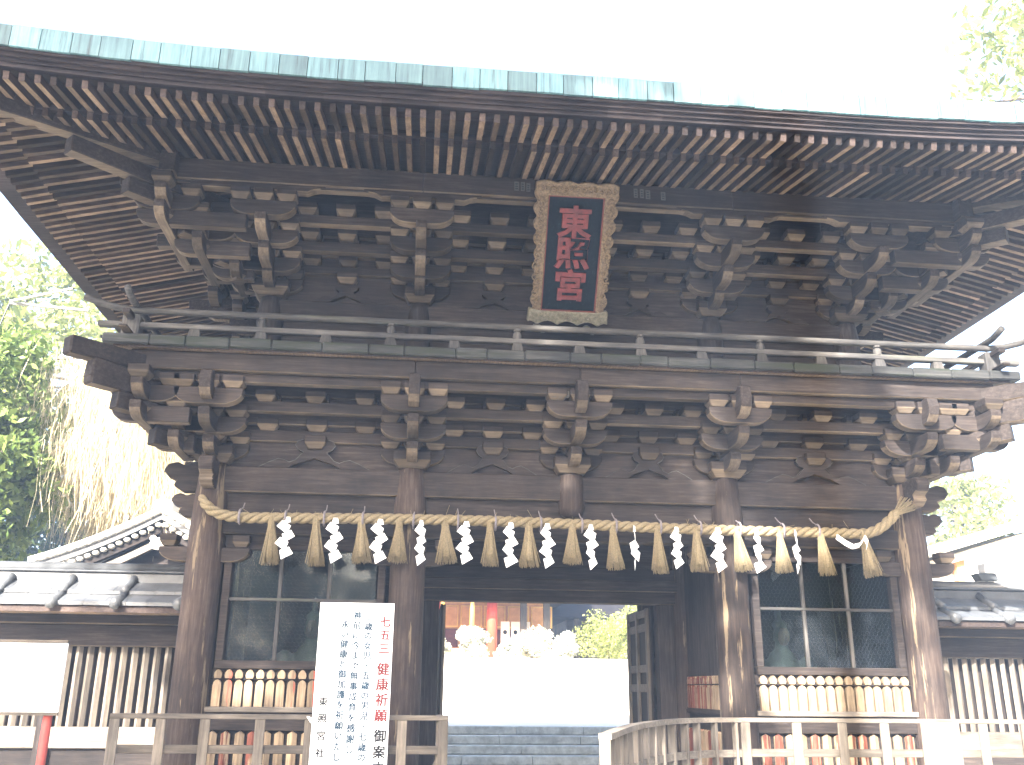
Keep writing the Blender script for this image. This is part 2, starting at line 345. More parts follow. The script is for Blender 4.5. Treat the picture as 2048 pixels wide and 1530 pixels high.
# corners of the lower storey: a front set, a side set and the diagonal tails
def corner(x, y, z, tiers, sg, tails, L=.8, h=.2, sgy=-1, th=.15, nose=None):
    r_ = bracket(x, y, z, tiers, 0 if sgy < 0 else math.pi, .48, L, h, nose=nose)
    K = dict(local=True, bev=.01); f = 1 if sgy < 0 else -1
    s_ = sg*f
    for i, (o_, zb) in enumerate(tiers):
        obj('side_arm', cached(('sa', L, h, th), lambda: MB().prism(arm_poly(L, h-.008), (0, 0, 0), (0, 1, 0), (0, 0, 1), th-.01).mesh('side_arm', 'wood_y')), r_, (s_*o_, 0, zb+.004), **K)
        for dy in (-L/2+.12, L/2-.12): obj('bearing_block', block(), r_, (s_*o_, dy, zb+h-.001), **K)
        if i+1 < len(tiers):
            n_ = tiers[i+1][0]
            obj('outward_arm', cached(('oa', n_, h, s_), lambda: MB().prism([(0, h-.004), (0, 0.004)]+[(n_+.16-.2+.2*math.sin(math.pi/2*k/5), h*.75*(1-math.cos(math.pi/2*k/5))+.004) for k in range(6)]+[(n_+.16, h-.004)], (0, 0, 0), (s_, 0, 0), (0, 0, 1), th-.02).mesh('outward_arm', 'wood_x')), r_, (0, 0, zb), **K)
            obj('bearing_block', block(), r_, (s_*n_, -n_, tiers[i+1][1]-.15), (0, 0, math.pi/4), **K)
            # crossing arms on the outer corner of each step
            obj('bracket_arm', armx(L, h, th), r_, (s_*n_, -n_, tiers[i+1][1]+.002), **K)
            obj('side_arm', MESH[('sa', L, h, th)], r_, (s_*n_, -n_, tiers[i+1][1]+.006), **K)
            for dx, dy in ((L/2-.12, 0), (-L/2+.12, 0), (0, L/2-.12), (0, -L/2+.12)):
                obj('bearing_block', block(), r_, (s_*n_+dx, -n_+dy, tiers[i+1][1]+h), **K)
            for k_ in (1,):
                obj('forward_arm', army(.15, -n_-.34, h-.012, th-.02, False), r_, (s_*n_, 0, zb+.006), **K)
                obj('outward_arm', MESH[('oa', n_, h, s_)], r_, (s_*.18, -n_, zb+.008), **K)
    for (a0, a1, z0, z1, wd, ht) in tails:     # diagonal tails: horizontal distance from column along the 45 degree line
        d = Vector((s_, -1, 0))
        obj('diagonal_tail', (MB().beam(d*a0+Vector((0, 0, z0)), d*a1+Vector((0, 0, z1)), wd, ht), 'wood_x'), r_, (0, 0, 0), **K)
    return r_
for sg in (-1, 1):
    corner(sg*XE, 0, 2.58, LT_, sg, [(0, .62, .16, .18, .16, .19), (0, .98, .42, .5, .17, .2), (.1, 1.22, .66, .8, .18, .22), ], nose=[(1.0, .60, .3)])
    corner(sg*XE, DEP, 2.58, LT_, sg, [(.3, 1.5, .93, 1.02, .19, .22)], sgy=1)
    bracket(sg*XE, DEP/2, 2.58, LT_, sg*math.pi/2, .46, .8, .2)
# wall plane infill, stacked wall beams and loose blocks between the sets
def zones(y, xs, rows, panel, half, dirn=-1, mt='wood_x'):
    for (z0, z1, yo, th) in rows:
        for a, c in zip(xs, xs[1:]):
            obj('wall_beam', (B((a+.002, y+yo-th/2, z0), (c-.002, y+yo+th/2, z1)), mt), gate, bev=.008)
    obj('wall_panel', (B((xs[0], y+.015, panel[0]), (xs[-1], y+.055, panel[1])), mt), gate)
xs_l = [-XE, -XI, 0, XI, XE]
zones(0, xs_l, [(2.89, 3.03, 0, .13), (3.11, 3.33, 0, .13), (3.47, 3.66, 0, .13)], (2.556, 3.66), None)
for a, c in zip(xs_l, xs_l[1:]):
    n_ = 3
    for k_ in range(n_):
        x = a+(c-a)*(k_+1)/(n_+1) if n_ == 3 else 0
        for zb in (3.02, 3.34):
            if abs(x) < XE: obj('bearing_block', block(.26, .15), gate, (x, -.005, zb), bev=.008)
    obj('bearing_block', block(.26, .16), gate, ((a+c)/2, -.02, 2.80), bev=.008)
# frog-leg struts with a pale worn outline
half = [(.62, 0), (.5, .07), (.4, .115), (.33, .1), (.28, .075), (.215, .1), (.16, .17), (.13, .205), (.19, .235), (.225, .29), (.2, .345), (.14, .365)]
fro = half+[(-x, z) for x, z in reversed(half)]
frog_in = fro+[(-.3, 0), (-.2, .06), (-.08, .1), (0, .13), (.08, .1), (.2, .06), (.3, 0)]
fm = MB().prism(frog_in, (0, 0, 0), (1, 0, 0), (0, 0, 1), .07).mesh('frog_leg_strut', 'wood_x')
fls = [MB().tube([(q*x, -.034, z) for x, z in half], .006, 5).mesh('worn_outline', 'grey_wood_x') for q in (-1, 1)]
for a, c in zip(xs_l, xs_l[1:]):
    f_ = obj('frog_leg_strut', fm, gate, ((a+c)/2, -.03, 2.558)); f_.scale = ((c-a)/2.2, 1, 1)
    for q in fls: obj('worn_outline', q, f_, local=True)
# step beams of the lower storey
def frame_beams(name, y, x, z0, z1, th, back):
    for a, c in zip([-x, -XI, 0, XI], [-XI, 0, XI, x]): obj(name, (B((a, -y-th/2, z0), (c, -y+th/2, z1)), 'wood_x'), gate, bev=.008)
    for s_ in (-1, 1): obj(name, (B((s_*x-th/2, -y-.3, z0+.004), (s_*x+th/2, back, z1-.004)), 'wood_y'), gate, bev=.008)
frame_beams('step_beam', .36, XE+.36, 3.165, 3.3, .12, DEP+.7)
frame_beams('step_beam', .72, XE+.72, 3.41, 3.52, .12, DEP+1.0)
for a, c in zip(xs_l, xs_l[1:]):
    for k_ in (1, 2, 3): obj('bearing_block', block(.24, .14), gate, (a+(c-a)*k_/4, -.36, 3.29), bev=.008)
# --- balcony -----------------------------------------------------------------
BY, BX = -.78, 5.18
bal = obj('balcony', (B((-5.5, -.93, 3.745), (5.5, -.02, 3.80)).box((-5.5, -.019, 3.745), (-XU, DEP+.95, 3.80)).box((XU, -.019, 3.745), (5.5, DEP+.95, 3.80)), 'rafter_wood_y'), gate)
edges = [-5.62]
while edges[-1] < 5.6: edges.append(min(5.62, edges[-1]+random.uniform(.34, .62)))
for a, c in zip(edges, edges[1:]):
    if c-a > .03: obj('edge_board', (B((a+.002, -.99, 3.765+random.uniform(-.006, .006)), (c-.002, -.72, 3.885+random.uniform(-.008, .008))), 'moss_edge'), bal, bev=.015)
for sg in (-1, 1):
    yy = -.71
    while yy < DEP+.9:
        y2 = min(DEP+.95, yy+.5); obj('edge_board', (B((sg*5.62, yy+.002, 3.765), (sg*5.36, y2-.002, 3.885+random.uniform(-.008, .008))), 'moss_edge'), bal, bev=.015); yy = y2
for a, c in zip([-5.32, -XI, 0, XI], [-XI, 0, XI, 5.32]): obj('edge_beam', (B((a+.001, -.86, 3.52), (c-.001, -.70, 3.742)), 'wood_x'), bal, bev=.012)
for sg in (-1, 1):
    obj('edge_beam', (B((sg*5.16, -.69, 3.53), (sg*5.32, DEP+.8, 3.742)), 'wood_y'), bal, bev=.012)
    # diagonal beam ends poking out under the balcony corner
    d = Vector((sg, -1, 0))
    for (r0, r1, z0, z1) in ((.75, 1.42, 3.58, 3.565), (.55, 1.22, 3.28, 3.29)):
        p0 = Vector((sg*XE, 0, 0)); obj('corner_beam', (MB().beam(p0+d*r0+Vector((0, 0, z0)), p0+d*r1+Vector((0, 0, z1)), .19, .21), 'wood_x'), bal, bev=.02)
# railing
def rail_run(p, q, n_, ends=(0, 0)):
    pass
def railing():
    S = 1.544
    # front: round top rail, flat middle rail, ground rail
    tp = [(x, BY, 4.255+.0*x) for x in np.linspace(-5.35, 5.35, 40)]
    tp = [(-5.95, BY, 4.40), (-5.8, BY, 4.345), (-5.6, BY, 4.29)]+tp+[(5.6, BY, 4.29), (5.8, BY, 4.345), (5.95, BY, 4.40)]
    obj('top_rail', (MB().tube(tp, .042, 10), 'grey_wood_x', True), bal)
    obj('middle_rail', (B((-5.75, BY-.045, 4.03), (5.75, BY+.045, 4.10)), 'grey_wood_x'), bal, bev=.01)
    obj('ground_rail', (B((-5.7, BY-.05, 3.884), (5.7, BY+.05, 3.915)), 'grey_wood_x'), bal, bev=.01)
    pm = MB(); pm.add([(s*a, r_*a*.8, z) for z, a in ((0, .075), (.115, .055)) for s, r_ in ((-1, -1), (1, -1), (1, 1), (-1, 1))],
                      [(3, 2, 1, 0), (4, 5, 6, 7)]+[(i, (i+1) % 4, (i+1) % 4+4, i+4) for i in range(4)]); pm = pm.mesh('rail_foot', 'grey_wood_z')
    kn = MB().lathe([(.052, 0), (.055, .05), (.048, .085), (.03, .098), (.045, .11), (.045, .135)], k=12).mesh('rail_post', 'grey_wood_z')
    for i in range(7):
        x = (i-3)*S+0
        obj('rail_foot', pm, bal, (x, BY, 3.914))
    for i in (-2.5, -1.5, -.5, .5, 1.5, 2.5):
        obj('rail_foot', pm, bal, (i*S, BY, 3.914)); obj('rail_post', kn, bal, (i*S, BY, 4.09))
    for sg in (-1, 1):
        x = sg*5.36
        obj('corner_post', (B((x-.1, BY-.1, 3.886), (x+.1, BY+.1, 4.18)), 'grey_wood_z'), bal, bev=.02)
        tp2 = [(x, BY-.36, 4.40), (x, BY-.26, 4.37), (x, BY-.14, 4.342)]+[(x, yy, 4.335) for yy in np.linspace(BY, DEP+.7, 14)]
        obj('top_rail', (MB().tube(tp2, .042, 10), 'grey_wood_x', True), bal)
        obj('middle_rail', (B((x-.045, BY-.3, 4.102), (x+.045, DEP+.9, 4.17)), 'wood_y'), bal, bev=.01)
        obj('middle_rail', (B((x-.05, BY-.35, 3.916), (x+.05, DEP+.9, 3.95)), 'wood_y'), bal, bev=.01)
        yy = BY+.78
        while yy < DEP+.8:
            obj('rail_foot', pm, bal, (x, yy, 3.949)); yy += .78
railing()
# --- upper storey --------------------------------------------------------------
YU = .2
ucol = taper_col(.17, 3.8, 4.89).mesh('upper_column', 'wood_z', True)
for y in (YU, DEP/2, DEP-YU):
    for x in (-XU, -XI, XI, XU):
        if y == DEP/2 and abs(x) < 3: continue
        obj('upper_column', ucol, gate, (x, y, 0))
xs_u = [-XU, -XI, 0, XI, XU]
obj('upper_wall', (B((-XU, YU+.03, 3.8), (XU, YU+.08, 6.75)).box((-XU, DEP-YU-.08, 3.8), (XU, DEP-YU-.03, 6.75)), 'wood_x'), gate)
for sg in (-1, 1): obj('upper_side_wall', (B((sg*XU-.03, YU+.081, 3.8), (sg*XU+.03, DEP-YU-.081, 6.75)), 'wood_y'), gate)
for a, c in zip([-XU, -XI, XI], [-XI, XI, XU]):
    obj('upper_tie_beam', (B((a+.1, YU-.09, 4.62), (c-.1, YU+.09, 4.86)), 'wood_x'), gate, bev=.012)
    obj('upper_sill', (B((a+.1, YU-.07, 3.9), (c-.1, YU+.07, 4.1)), 'wood_x'), gate, bev=.012)
UT = [(0, .07), (.38, .205), (.77, .405), (1.15, .605)]
for x in (-XI, XI):
    r_ = bracket(x, YU, 4.89, UT, 0, .4, .8, .205, nose=None)
    # square tail ends capped with grey metal
    obj('tail_rafter', (MB().beam((0, -.1, .78), (0, -1.02, .69), .13, .15), 'wood_y'), r_, local=True, bev=.01)
    obj('tail_cap', (MB().beam((0, -1.0, .692), (0, -1.07, .685), .135, .17), 'grey_wood_z'), r_, local=True, bev=.02)
    obj('purlin_bracket', (MB().prism([(-.95, .15), (-.8, .12), (-.68, .05), (-.6, .035), (-.52, -.005), (-.46, 0), (.46, 0), (.52, -.005), (.6, .035), (.68, .05), (.8, .12), (.95, .15)], (0, -1.15, .955), (1, 0, 0), (0, 0, 1), .14), 'wood_x'), r_, local=True, bev=.008)
UTAIL = [(0, .62, .3, .31, .15, .18), (0, 1.0, .52, .5, .16, .19), (.2, 1.55, .78, .72, .17, .19), (.4, 2.05, 1.0, .92, .18, .2)]
for sg in (-1, 1):
    r_ = corner(sg*XU, YU, 4.89, UT, sg, UTAIL, h=.205)
    # long tails pointing out along the side
    for (l, z, dy) in ((1.75, 1.02, -1.12), (1.6, .80, -.77), (1.45, .58, -.36)):
        obj('side_tail', (MB().beam((0, dy, z+.1), (sg*l, dy, z), .15, .17), 'wood_x'), r_, local=True, bev=.012)
    corner(sg*XU, DEP-YU, 4.89, UT, sg, UTAIL[2:], h=.205, sgy=1)
    obj('purlin_bracket', (MB().prism([(-.95, .15), (-.8, .12), (-.68, .05), (-.6, .035), (-.52, -.005), (-.46, 0), (.9, 0), (.9, .15)] if sg > 0 else [(-.9, .15), (-.9, 0), (.46, 0), (.52, -.005), (.6, .035), (.68, .05), (.8, .12), (.95, .15)], (0, -1.15, .955), (1, 0, 0), (0, 0, 1), .14), 'wood_x'), r_, local=True, bev=.008)
    b2 = bracket(sg*XU, DEP/2, 4.89, UT, sg*math.pi/2, .4, .8, .205)
    obj('tail_rafter', (MB().beam((0, -.1, .78), (0, -1.55, .6), .15, .17), 'wood_y'), b2, local=True, bev=.01)
zones(YU, xs_u, [(5.27, 5.39, 0, .13), (5.53, 5.68, 0, .13), (5.83, 6.0, 0, .13)], (4.87, 6.3), None)
for a, c in zip(xs_u, xs_u[1:]):
    for k_ in (1, 2, 3):
        x = a+(c-a)*k_/4
        for y_, zb in ((YU, 5.385), (YU, 5.68), (YU-.38, 5.585), (YU-.77, 5.735)): obj('bearing_block', block(.25, .15), gate, (x, y_-.005, zb), bev=.008)
    f_ = obj('frog_leg_strut', fm, gate, ((a+c)/2, YU-.03, 4.87)); f_.scale = ((c-a)/2.8, 1, .75)
    obj('bearing_block', block(.27, .14), gate, ((a+c)/2, YU-.02, 5.13), bev=.008)
def uframe(name, off, z0, z1, th):
    yf, xf = YU-off, XU+off
    for a, c in zip([-xf, -XI, 0, XI], [-XI, 0, XI, xf]): obj(name, (B((a+.001, yf-th/2, z0), (c-.001, yf+th/2, z1)), 'wood_x'), gate, bev=.008)
    obj(name, (B((-xf, DEP-yf-th/2, z0), (xf, DEP-yf+th/2, z1)), 'wood_x'), gate, bev=.008)
    for s_ in (-1, 1): obj(name, (B((s_*xf-th/2, yf-.25, z0+.004), (s_*xf+th/2, DEP-yf+.25, z1-.004)), 'wood_y'), gate, bev=.008)
uframe('step_beam', .38, 5.42, 5.56, .12)
uframe('step_beam', .77, 5.615, 5.74, .12)
uframe('eave_purlin', 1.15, 5.93, 6.21, .19)
uframe('purlin_board', 1.15, 5.885, 5.928, .1)
# --- roof ---------------------------------------------------------------------
XL, YF, YB = 7.52, -2.95, DEP+2.95          # eave lip
YM = DEP/2
def upx(x): return .24*max(0, (abs(x)-2.6)/4.92)**2
def upy(y): return .24*max(0, (abs(y-YM)-1.9)/3.15)**2
PF, KF, TF = YU-1.15, -2.05, -2.75          # purlin, kioi, flying tip (front, y)
PS, KS, TS = XU+1.15, 6.6, 7.12             # the same on the sides (x)
def zbase(o): return 6.215-.245*o           # underside of base rafter, o = distance out from purlin
def zfly(o): return 6.045-.264*o             # underside of flying rafter, o from kioi
roof_b = MB()
# soffit boarding laid over the rafters
def hipx(y): return PS+(XL-PS)*(PF-y)/(PF-YF)        # x of hip line at front y
def soffit(side):
    mb = MB(); n_ = 48
    if side in 'fb':
        rows = [(PF+.9, zbase(-.9)+.1), (PF, zbase(0)+.1), (KF, zbase(PF-KF)+.1), (KF-.004, zfly(0)+.095), (TF-.03, zfly(KF-TF+.03)+.095)]
        fr = [0, 0, .55, .55, 1]
        for (y, z), q in zip(rows, fr):
            hx = max(XU+.1, hipx(y))
            for i in range(n_+1):
                x = -hx+2*hx*i/n_; mb.v.append((x, y if side == 'f' else DEP-y, z+upx(x)*q))
    else:
        sg = -1 if side == 'l' else 1
        rows = [(PS-.9, zbase(-.9)+.1), (PS, zbase(0)+.1), (KS, zbase(KS-PS)+.1), (KS+.004, zfly(0)+.095), (TS+.03, zfly(TS-KS+.03)+.095)]
        fr = [0, 0, .55, .55, 1]
        for (x, z), q in zip(rows, fr):
            hy = min(YU-.1, PF+(YF-PF)*(x-PS)/(XL-PS)); y0, y1 = hy, DEP-hy
            for i in range(n_+1):
                y = y0+(y1-y0)*i/n_; mb.v.append((sg*x, y, z+upy(y)*q))
    for r_ in range(4):
        for i in range(n_): mb.f.append((r_*(n_+1)+i, r_*(n_+1)+i+1, (r_+1)*(n_+1)+i+1, (r_+1)*(n_+1)+i))
    return mb
# copper roof surface: concave slopes to a ridge, gables at both ends
def roof_mesh():
    mb = MB(); n_ = 40; prof = lambda f: 6.38+2.55*(f*.72+.28*f*f)
    for sgn in (1, -1):
        o = len(mb.v)
        for j in range(9):
            f = j/8; y = YF+(YM-YF)*f; hx = XL-(XL-4.6)*min(1, f/.5)
            for i in range(n_+1):
                x = -hx+2*hx*i/n_; mb.v.append((x, y if sgn > 0 else DEP-y, prof(f)+upx(x*XL/hx)*(1-f)**2))
        for j in range(8):
            for i in range(n_): mb.f.append((o+j*(n_+1)+i, o+j*(n_+1)+i+1, o+(j+1)*(n_+1)+i+1, o+(j+1)*(n_+1)+i))
    for sg in (1, -1):
        o = len(mb.v)
        for j in range(5):
            f = j/8; x = XL-(XL-4.6)*f/.5; hy = YM-(YF+(YM-YF)*f)
            for i in range(n_+1):
                y = -hy+2*hy*i/n_; mb.v.append((sg*x, YM+y, prof(f)+upy(YM+y*5.05/hy)*(1-f)**2))
        for j in range(4):
            for i in range(n_): mb.f.append((o+j*(n_+1)+i, o+j*(n_+1)+i+1, o+(j+1)*(n_+1)+i+1, o+(j+1)*(n_+1)+i))
        mb.add([(sg*4.5, YM-2.6, prof(.48)), (sg*4.5, YM+2.6, prof(.48)), (sg*4.5, YM, prof(1)-.05)], [(0, 1, 2)])
    return mb
roof = obj('roof', (roof_mesh(), 'verdigris', True), gate)
obj('ridge', (B((-4.7, YM-.25, 8.9), (4.7, YM+.25, 9.25)), 'verdigris'), roof, bev=.03)
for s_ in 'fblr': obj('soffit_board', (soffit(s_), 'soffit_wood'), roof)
# copper lip plates and the stepped timber fascia below them
def lipz(x, y, along): return (upx(x) if along == 'x' else upy(y))
def strip(name, a, c, y0, y1, z0, z1, z2, z3, mt, along, sg):
    """a..c along the eave; outer face at y0 (z0..z1), inner face at y1 (z2..z3)"""
    vs = []
    for p in (a, c):
        u = upx(p) if along == 'x' else upy(p)
        for (q, z) in ((y0, z0), (y0, z1), (y1, z3), (y1, z2)):
            vs.append((p, q, z+u) if along == 'x' else (q, p, z+u))
    return obj(name, (MB().add(vs, [(0, 1, 2, 3), (7, 6, 5, 4), (0, 4, 5, 1), (1, 5, 6, 2), (2, 6, 7, 3), (3, 7, 4, 0)]), mt), roof)
def plates(lo, hi, along, y0, y1, sg):
    p = lo
    while p < hi-.02:
        q = min(hi, p+.305+.02*math.sin(p*9)); dz = random.uniform(-.007, .007)
        strip('copper_plate', p+.004, q-.004, y0-sg*random.uniform(0, .006), y1, 6.135+dz, 6.385+random.uniform(-.004, .004), 6.135+dz, 6.385, 'verdigris', along, sg); p = q
plates(-XL, XL, 'x', YF, YF+.1, 1); plates(YF+.1, YB-.1, 'y', -XL, -XL+.1, 1); plates(YF+.1, YB-.1, 'y', XL, XL-.1, -1); plates(-XL, XL, 'x', YB, YB-.1, -1)
for k_, (o0, o1, za, zb) in enumerate(((.03, .14, 6.10, 6.19), (.07, .2, 6.06, 6.14), (.11, .25, 6.02, 6.1), (.14, .42, 5.975, 6.06))):
    n_ = 24
    for i in range(n_):
        f0, f1 = i/n_, (i+1)/n_
        a, c = -XL+o0+(2*XL-2*o0)*f0, -XL+o0+(2*XL-2*o0)*f1
        strip('eave_fascia', a, c, YF+o0, YF+o1, za, zb, za+.012, zb, 'fascia_wood', 'x', 1)
        if i % 2 == 0:
            a, c = YF+o0+(YB-YF-2*o0)*i/n_, YF+o0+(YB-YF-2*o0)*(i+2)/n_
            for sg in (-1, 1): strip('eave_fascia', a, c, sg*(XL-o0), sg*(XL-o1), za, zb, za+.012, zb, 'fascia_wood', 'y', 1)
# kioi: the bar carried on the tips of the base rafters
for i in range(24):
    a, c = -KS+2*KS*i/24, -KS+2*KS*(i+1)/24; vs = []
    for p in (a, c):
        u = upx(p)*.55
        for y, z in ((KF-.03, 6.03), (KF-.03, 6.085), (KF+.07, 6.1), (KF+.07, 6.045)): vs.append((p, y, z+u))
    obj('rafter_tip_bar', (MB().add(vs, [(0, 1, 2, 3), (7, 6, 5, 4), (0, 4, 5, 1), (1, 5, 6, 2), (2, 6, 7, 3), (3, 7, 4, 0)]), 'fascia_wood'), roof)
for sg in (-1, 1):
    for i in range(16):
        a, c = KF+(DEP-2*KF)*i/16, KF+(DEP-2*KF)*(i+1)/16; vs = []
        for p in (a, c):
            u = upy(p)*.55
            for x, z in ((KS+.03, 6.03), (KS+.03, 6.085), (KS-.07, 6.1), (KS-.07, 6.045)): vs.append((sg*x, p, z+u))
        obj('rafter_tip_bar', (MB().add(vs, [(0, 1, 2, 3), (7, 6, 5, 4), (0, 4, 5, 1), (1, 5, 6, 2), (2, 6, 7, 3), (3, 7, 4, 0)]), 'fascia_wood'), roof)
# rafters, every one a bar of its own
PIT, RW, RH = .161, .062, .095
def rafter(name, p, q, mt):
    h_ = Vector((0, 0, RH/2)); obj(name, (MB().beam(Vector(p)+h_, Vector(q)+h_, RW, RH), mt), roof)
k_ = -44
while k_ <= 44:
    x = k_*PIT+.5*PIT; k_ += 1
    if abs(x) > TS-.1: continue
    ys = PF+.85 if abs(x) < PS else PF-(abs(x)-PS)*(PF-YF)/(XL-PS)-.05
    if ys > KF: rafter('base_rafter', (x, ys, zbase(PF-ys)+upx(x)*.55*max(0, (PF-ys)/(PF-KF))), (x, KF-.06, zbase(PF-KF+.06)+upx(x)*.55), 'rafter_wood_y')
    y2 = min(KF+.12, ys); f = (KF-y2)/(KF-TF)
    if y2 > TF+.06: rafter('flying_rafter', (x, y2, zfly(KF-y2)+upx(x)*(.55+.45*max(0, f))), (x, TF, zfly(KF-TF)+upx(x)), 'rafter_wood_y')
for sg in (-1, 1):
    y = YM-30*PIT
    while y < YM+30*PIT:
        y += PIT; d = max(0, abs(y-YM)-(YM-PF))
        if abs(y-YM) > YM-TF-.06: continue
        xs_ = PS-.85 if d <= 0 else PS+d*(XL-PS)/(PF-YF)+.05
        if xs_ < KS: rafter('base_rafter', (sg*xs_, y, zbase(xs_-PS)+upy(y)*.55*max(0, (xs_-PS)/(KS-PS))), (sg*(KS+.06), y, zbase(KS-PS+.06)+upy(y)*.55), 'rafter_wood_x')
        x2 = max(KS-.12, xs_); f = (x2-KS)/(TS-KS)
        if x2 < TS-.06: rafter('flying_rafter', (sg*x2, y, zfly(x2-KS)+upy(y)*(.55+.45*max(0, f))), (sg*TS, y, zfly(TS-KS)+upy(y)), 'rafter_wood_x')
    for sy in (0, 1):     # hip rafters
        def hp(x, z): 
            y = PF-(x-PS)*(PF-YF)/(XL-PS); return Vector((sg*x, y if not sy else DEP-y, z))
        obj('hip_rafter', (MB().beam(hp(XU-.2, 6.38), hp(KS+.15, 6.03), .19, .24), 'wood_x'), roof, bev=.012)
        obj('flying_hip_rafter', (MB().beam(hp(KS-.25, 6.13), hp(TS+.06, 6.09), .17, .2), 'wood_x'), roof, bev=.012)
# cable bracket under the far left eave
obj('cable_bracket', (MB().tube([(-7.45, 2.6, 5.93), (-8.5, 2.9, 5.78)], .022, 6).tube([(-7.4, 3.2, 5.8), (-8.5, 2.9, 5.75)], .026, 6), 'pipe_grey'), gate)
obj('hanging_cable', (MB().tube([(-8.48, 2.9, 5.8)]+[(-8.5-.62*f-.1*math.sin(3*f), 2.9, 5.75-4.2*f) for f in np.linspace(0, 1, 10)], .012, 5), 'iron'), gate)

# --- lower storey fittings -------------------------------------------------------
pk_poly = [(-.047, 0), (.047, 0), (.047, .23), (.04, .262), (.022, .284), (0, .292), (-.022, .284), (-.04, .262), (-.047, .23)]
pkm = [MB().prism(pk_poly, (0, 0, 0), (1, 0, 0), (0, 0, 1), .05).mesh('picket', n_) for n_ in ('picket_wood', 'red_picket_wood')]
hd_poly = [(-.036, 0), (.036, 0), (.046, .03), (.04, .062), (.018, .09), (0, .098), (-.018, .09), (-.04, .062), (-.046, .03)]
hdm = [MB().prism(hd_poly, (0, 0, 0), (1, 0, 0), (0, 0, 1), .05).mesh('picket_head', n_) for n_ in ('picket_wood', 'red_picket_wood')]
def ridge_picket(h_, n_):
    w2 = .052; pts = [(-w2, 0), (w2, 0), (w2, h_-.035), (0, h_), (-w2, h_-.035)]
    vs = [(x, .02, z) for x, z in pts]+[(x, -.008, z) for x, z in pts]+[(0, -.035, 0), (0, -.035, h_-.012)]
    fs = [(4, 3, 2, 1, 0), (0, 1, 6, 10, 5), (1, 2, 7, 6), (2, 3, 8, 7), (3, 4, 9, 8), (4, 0, 5, 9), (6, 7, 11, 10), (7, 8, 11), (8, 9, 11), (9, 5, 10, 11)]
    return MB().add(vs, fs).mesh('lower_picket', n_)
lpm = [ridge_picket(.86, 'picket_wood'), ridge_picket(.86, 'red_picket_wood')]
hexm = MB()
for sg in (-1, 1):
    a, c = sorted((sg*2.26, sg*4.16)); 
    # solid base, sill and boards below the window
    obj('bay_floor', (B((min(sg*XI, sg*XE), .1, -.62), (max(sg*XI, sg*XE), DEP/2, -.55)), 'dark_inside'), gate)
    obj('sill_rail', (B((a-.05, -.09, -.275), (c+.05, .08, -.215)), 'fence_wood_x'), gate, bev=.008)
    obj('base_board', (B((a-.05, -.045, -.465), (c+.05, .05, -.278)), 'wood_x'), gate, bev=.006)
    obj('backing_board', (B((a-.05, .03, -1.4), (c+.05, .06, -.466)), 'wood_x'), gate)
    obj('backing_board', (B((a-.05, .03, -.214), (c+.05, .06, .2)), 'wood_x'), gate)
    obj('picket_rail', (B((a-.02, -.02, .052+.028), (c+.02, .029, .094)), 'wood_x'), gate)
    n_ = 16
    for i in range(n_):
        x = a+.06+(c-a-.12)*i/(n_-1); k2 = 0
        obj('picket', pkm[k2], gate, (x, -.02, -.214), (0, random.uniform(-.02, .02), 0))
        obj('picket_head', hdm[k2], gate, (x, -.02, .092), (0, random.uniform(-.04, .04), 0))
    n_ = 13
    for i in range(n_):
        x = a+.06+(c-a-.12)*i/(n_-1); k2 = 1 if random.random() < (.2 if sg < 0 else .4) else 0
        obj('lower_picket', lpm[k2], gate, (x, 0, -1.33), (0, random.uniform(-.01, .01), 0))
    obj('foot_beam', (B((min(sg*XI, sg*XE), -.1, -1.42), (max(sg*XI, sg*XE), .1, -1.34)), 'wood_x'), gate)
    # glazed window
    wn_ = obj('window', (B((a, -.03, .2), (c, .09, .29)).box((a, -.03, 1.56), (c, .09, 1.62)).box((a, -.028, .291), (a+.09, .088, 1.559)).box((c-.09, -.028, .291), (c, .088, 1.559)), 'wood_x'), gate, bev=.006)
    x0, x1 = a+.09, c-.09; wc = (x1-x0)/3
    for i in (1, 2): obj('mullion', (B((x0+wc*i-.022, .005, .291), (x0+wc*i+.022, .06, 1.558)), 'grey_wood_z'), wn_, bev=.004)
    obj('glazing_bar', (B((x0, .0, .965), (x1, .055, 1.0)), 'grey_wood_x'), wn_, bev=.004)
    for i in range(3):
        for z0, z1 in ((.292, .964), (1.001, 1.557)):
            obj('pane', (B((x0+wc*i+.023, .03, z0), (x0+wc*(i+1)-.023, .034, z1)), 'glass'), wn_)
    # wire netting behind the glass
    hm = MB(); s_ = .03; r_ = 0; zz = .3
    while zz < 1.55:
        xx = x0+.03+(s_*.866 if r_ % 2 else 0)
        while xx < x1-.03:
            P_ = [(xx, .1, zz+s_), (xx+s_*.866, .1, zz+s_*.5), (xx+s_*.866, .1, zz-s_*.5), (xx, .1, zz-s_)]
            for p, q in zip(P_, P_[1:]): hm.tube([p, q], .0016, 3, False)
            xx += s_*1.732
        zz += s_*1.5; r_ += 1
    o_ = obj('wire_netting', (hm, 'iron'), wn_); o_['kind'] = 'stuff'
    # small arms under the penetrating beam at both columns of the bay
    for xc, d_ in ((sg*XI, sg), (sg*XE, -sg)):
        obj('bracket_arm', armx(1.05, .17, .12), gate, (xc, -.02, 1.40), bev=.008)
        for dd in (-.42, .42): obj('bearing_block', block(.2, .14), gate, (xc+dd, -.02, 1.575), bev=.008)
    # inner side of the bay along the passage
    xi = sg*(XI-.02)
    obj('passage_panel', (B((xi-.03, .2, -.2), (xi+.03, DEP/2-.2, 1.73)), 'wood_z'), gate)
    obj('passage_sill', (B((xi-.08, .2, -.275), (xi+.08, DEP/2-.2, -.215)), 'wood_y'), gate)
    obj('passage_board', (B((xi-.04, .2, -1.4), (xi+.04, DEP/2-.2, -.276)), 'wood_y'), gate)
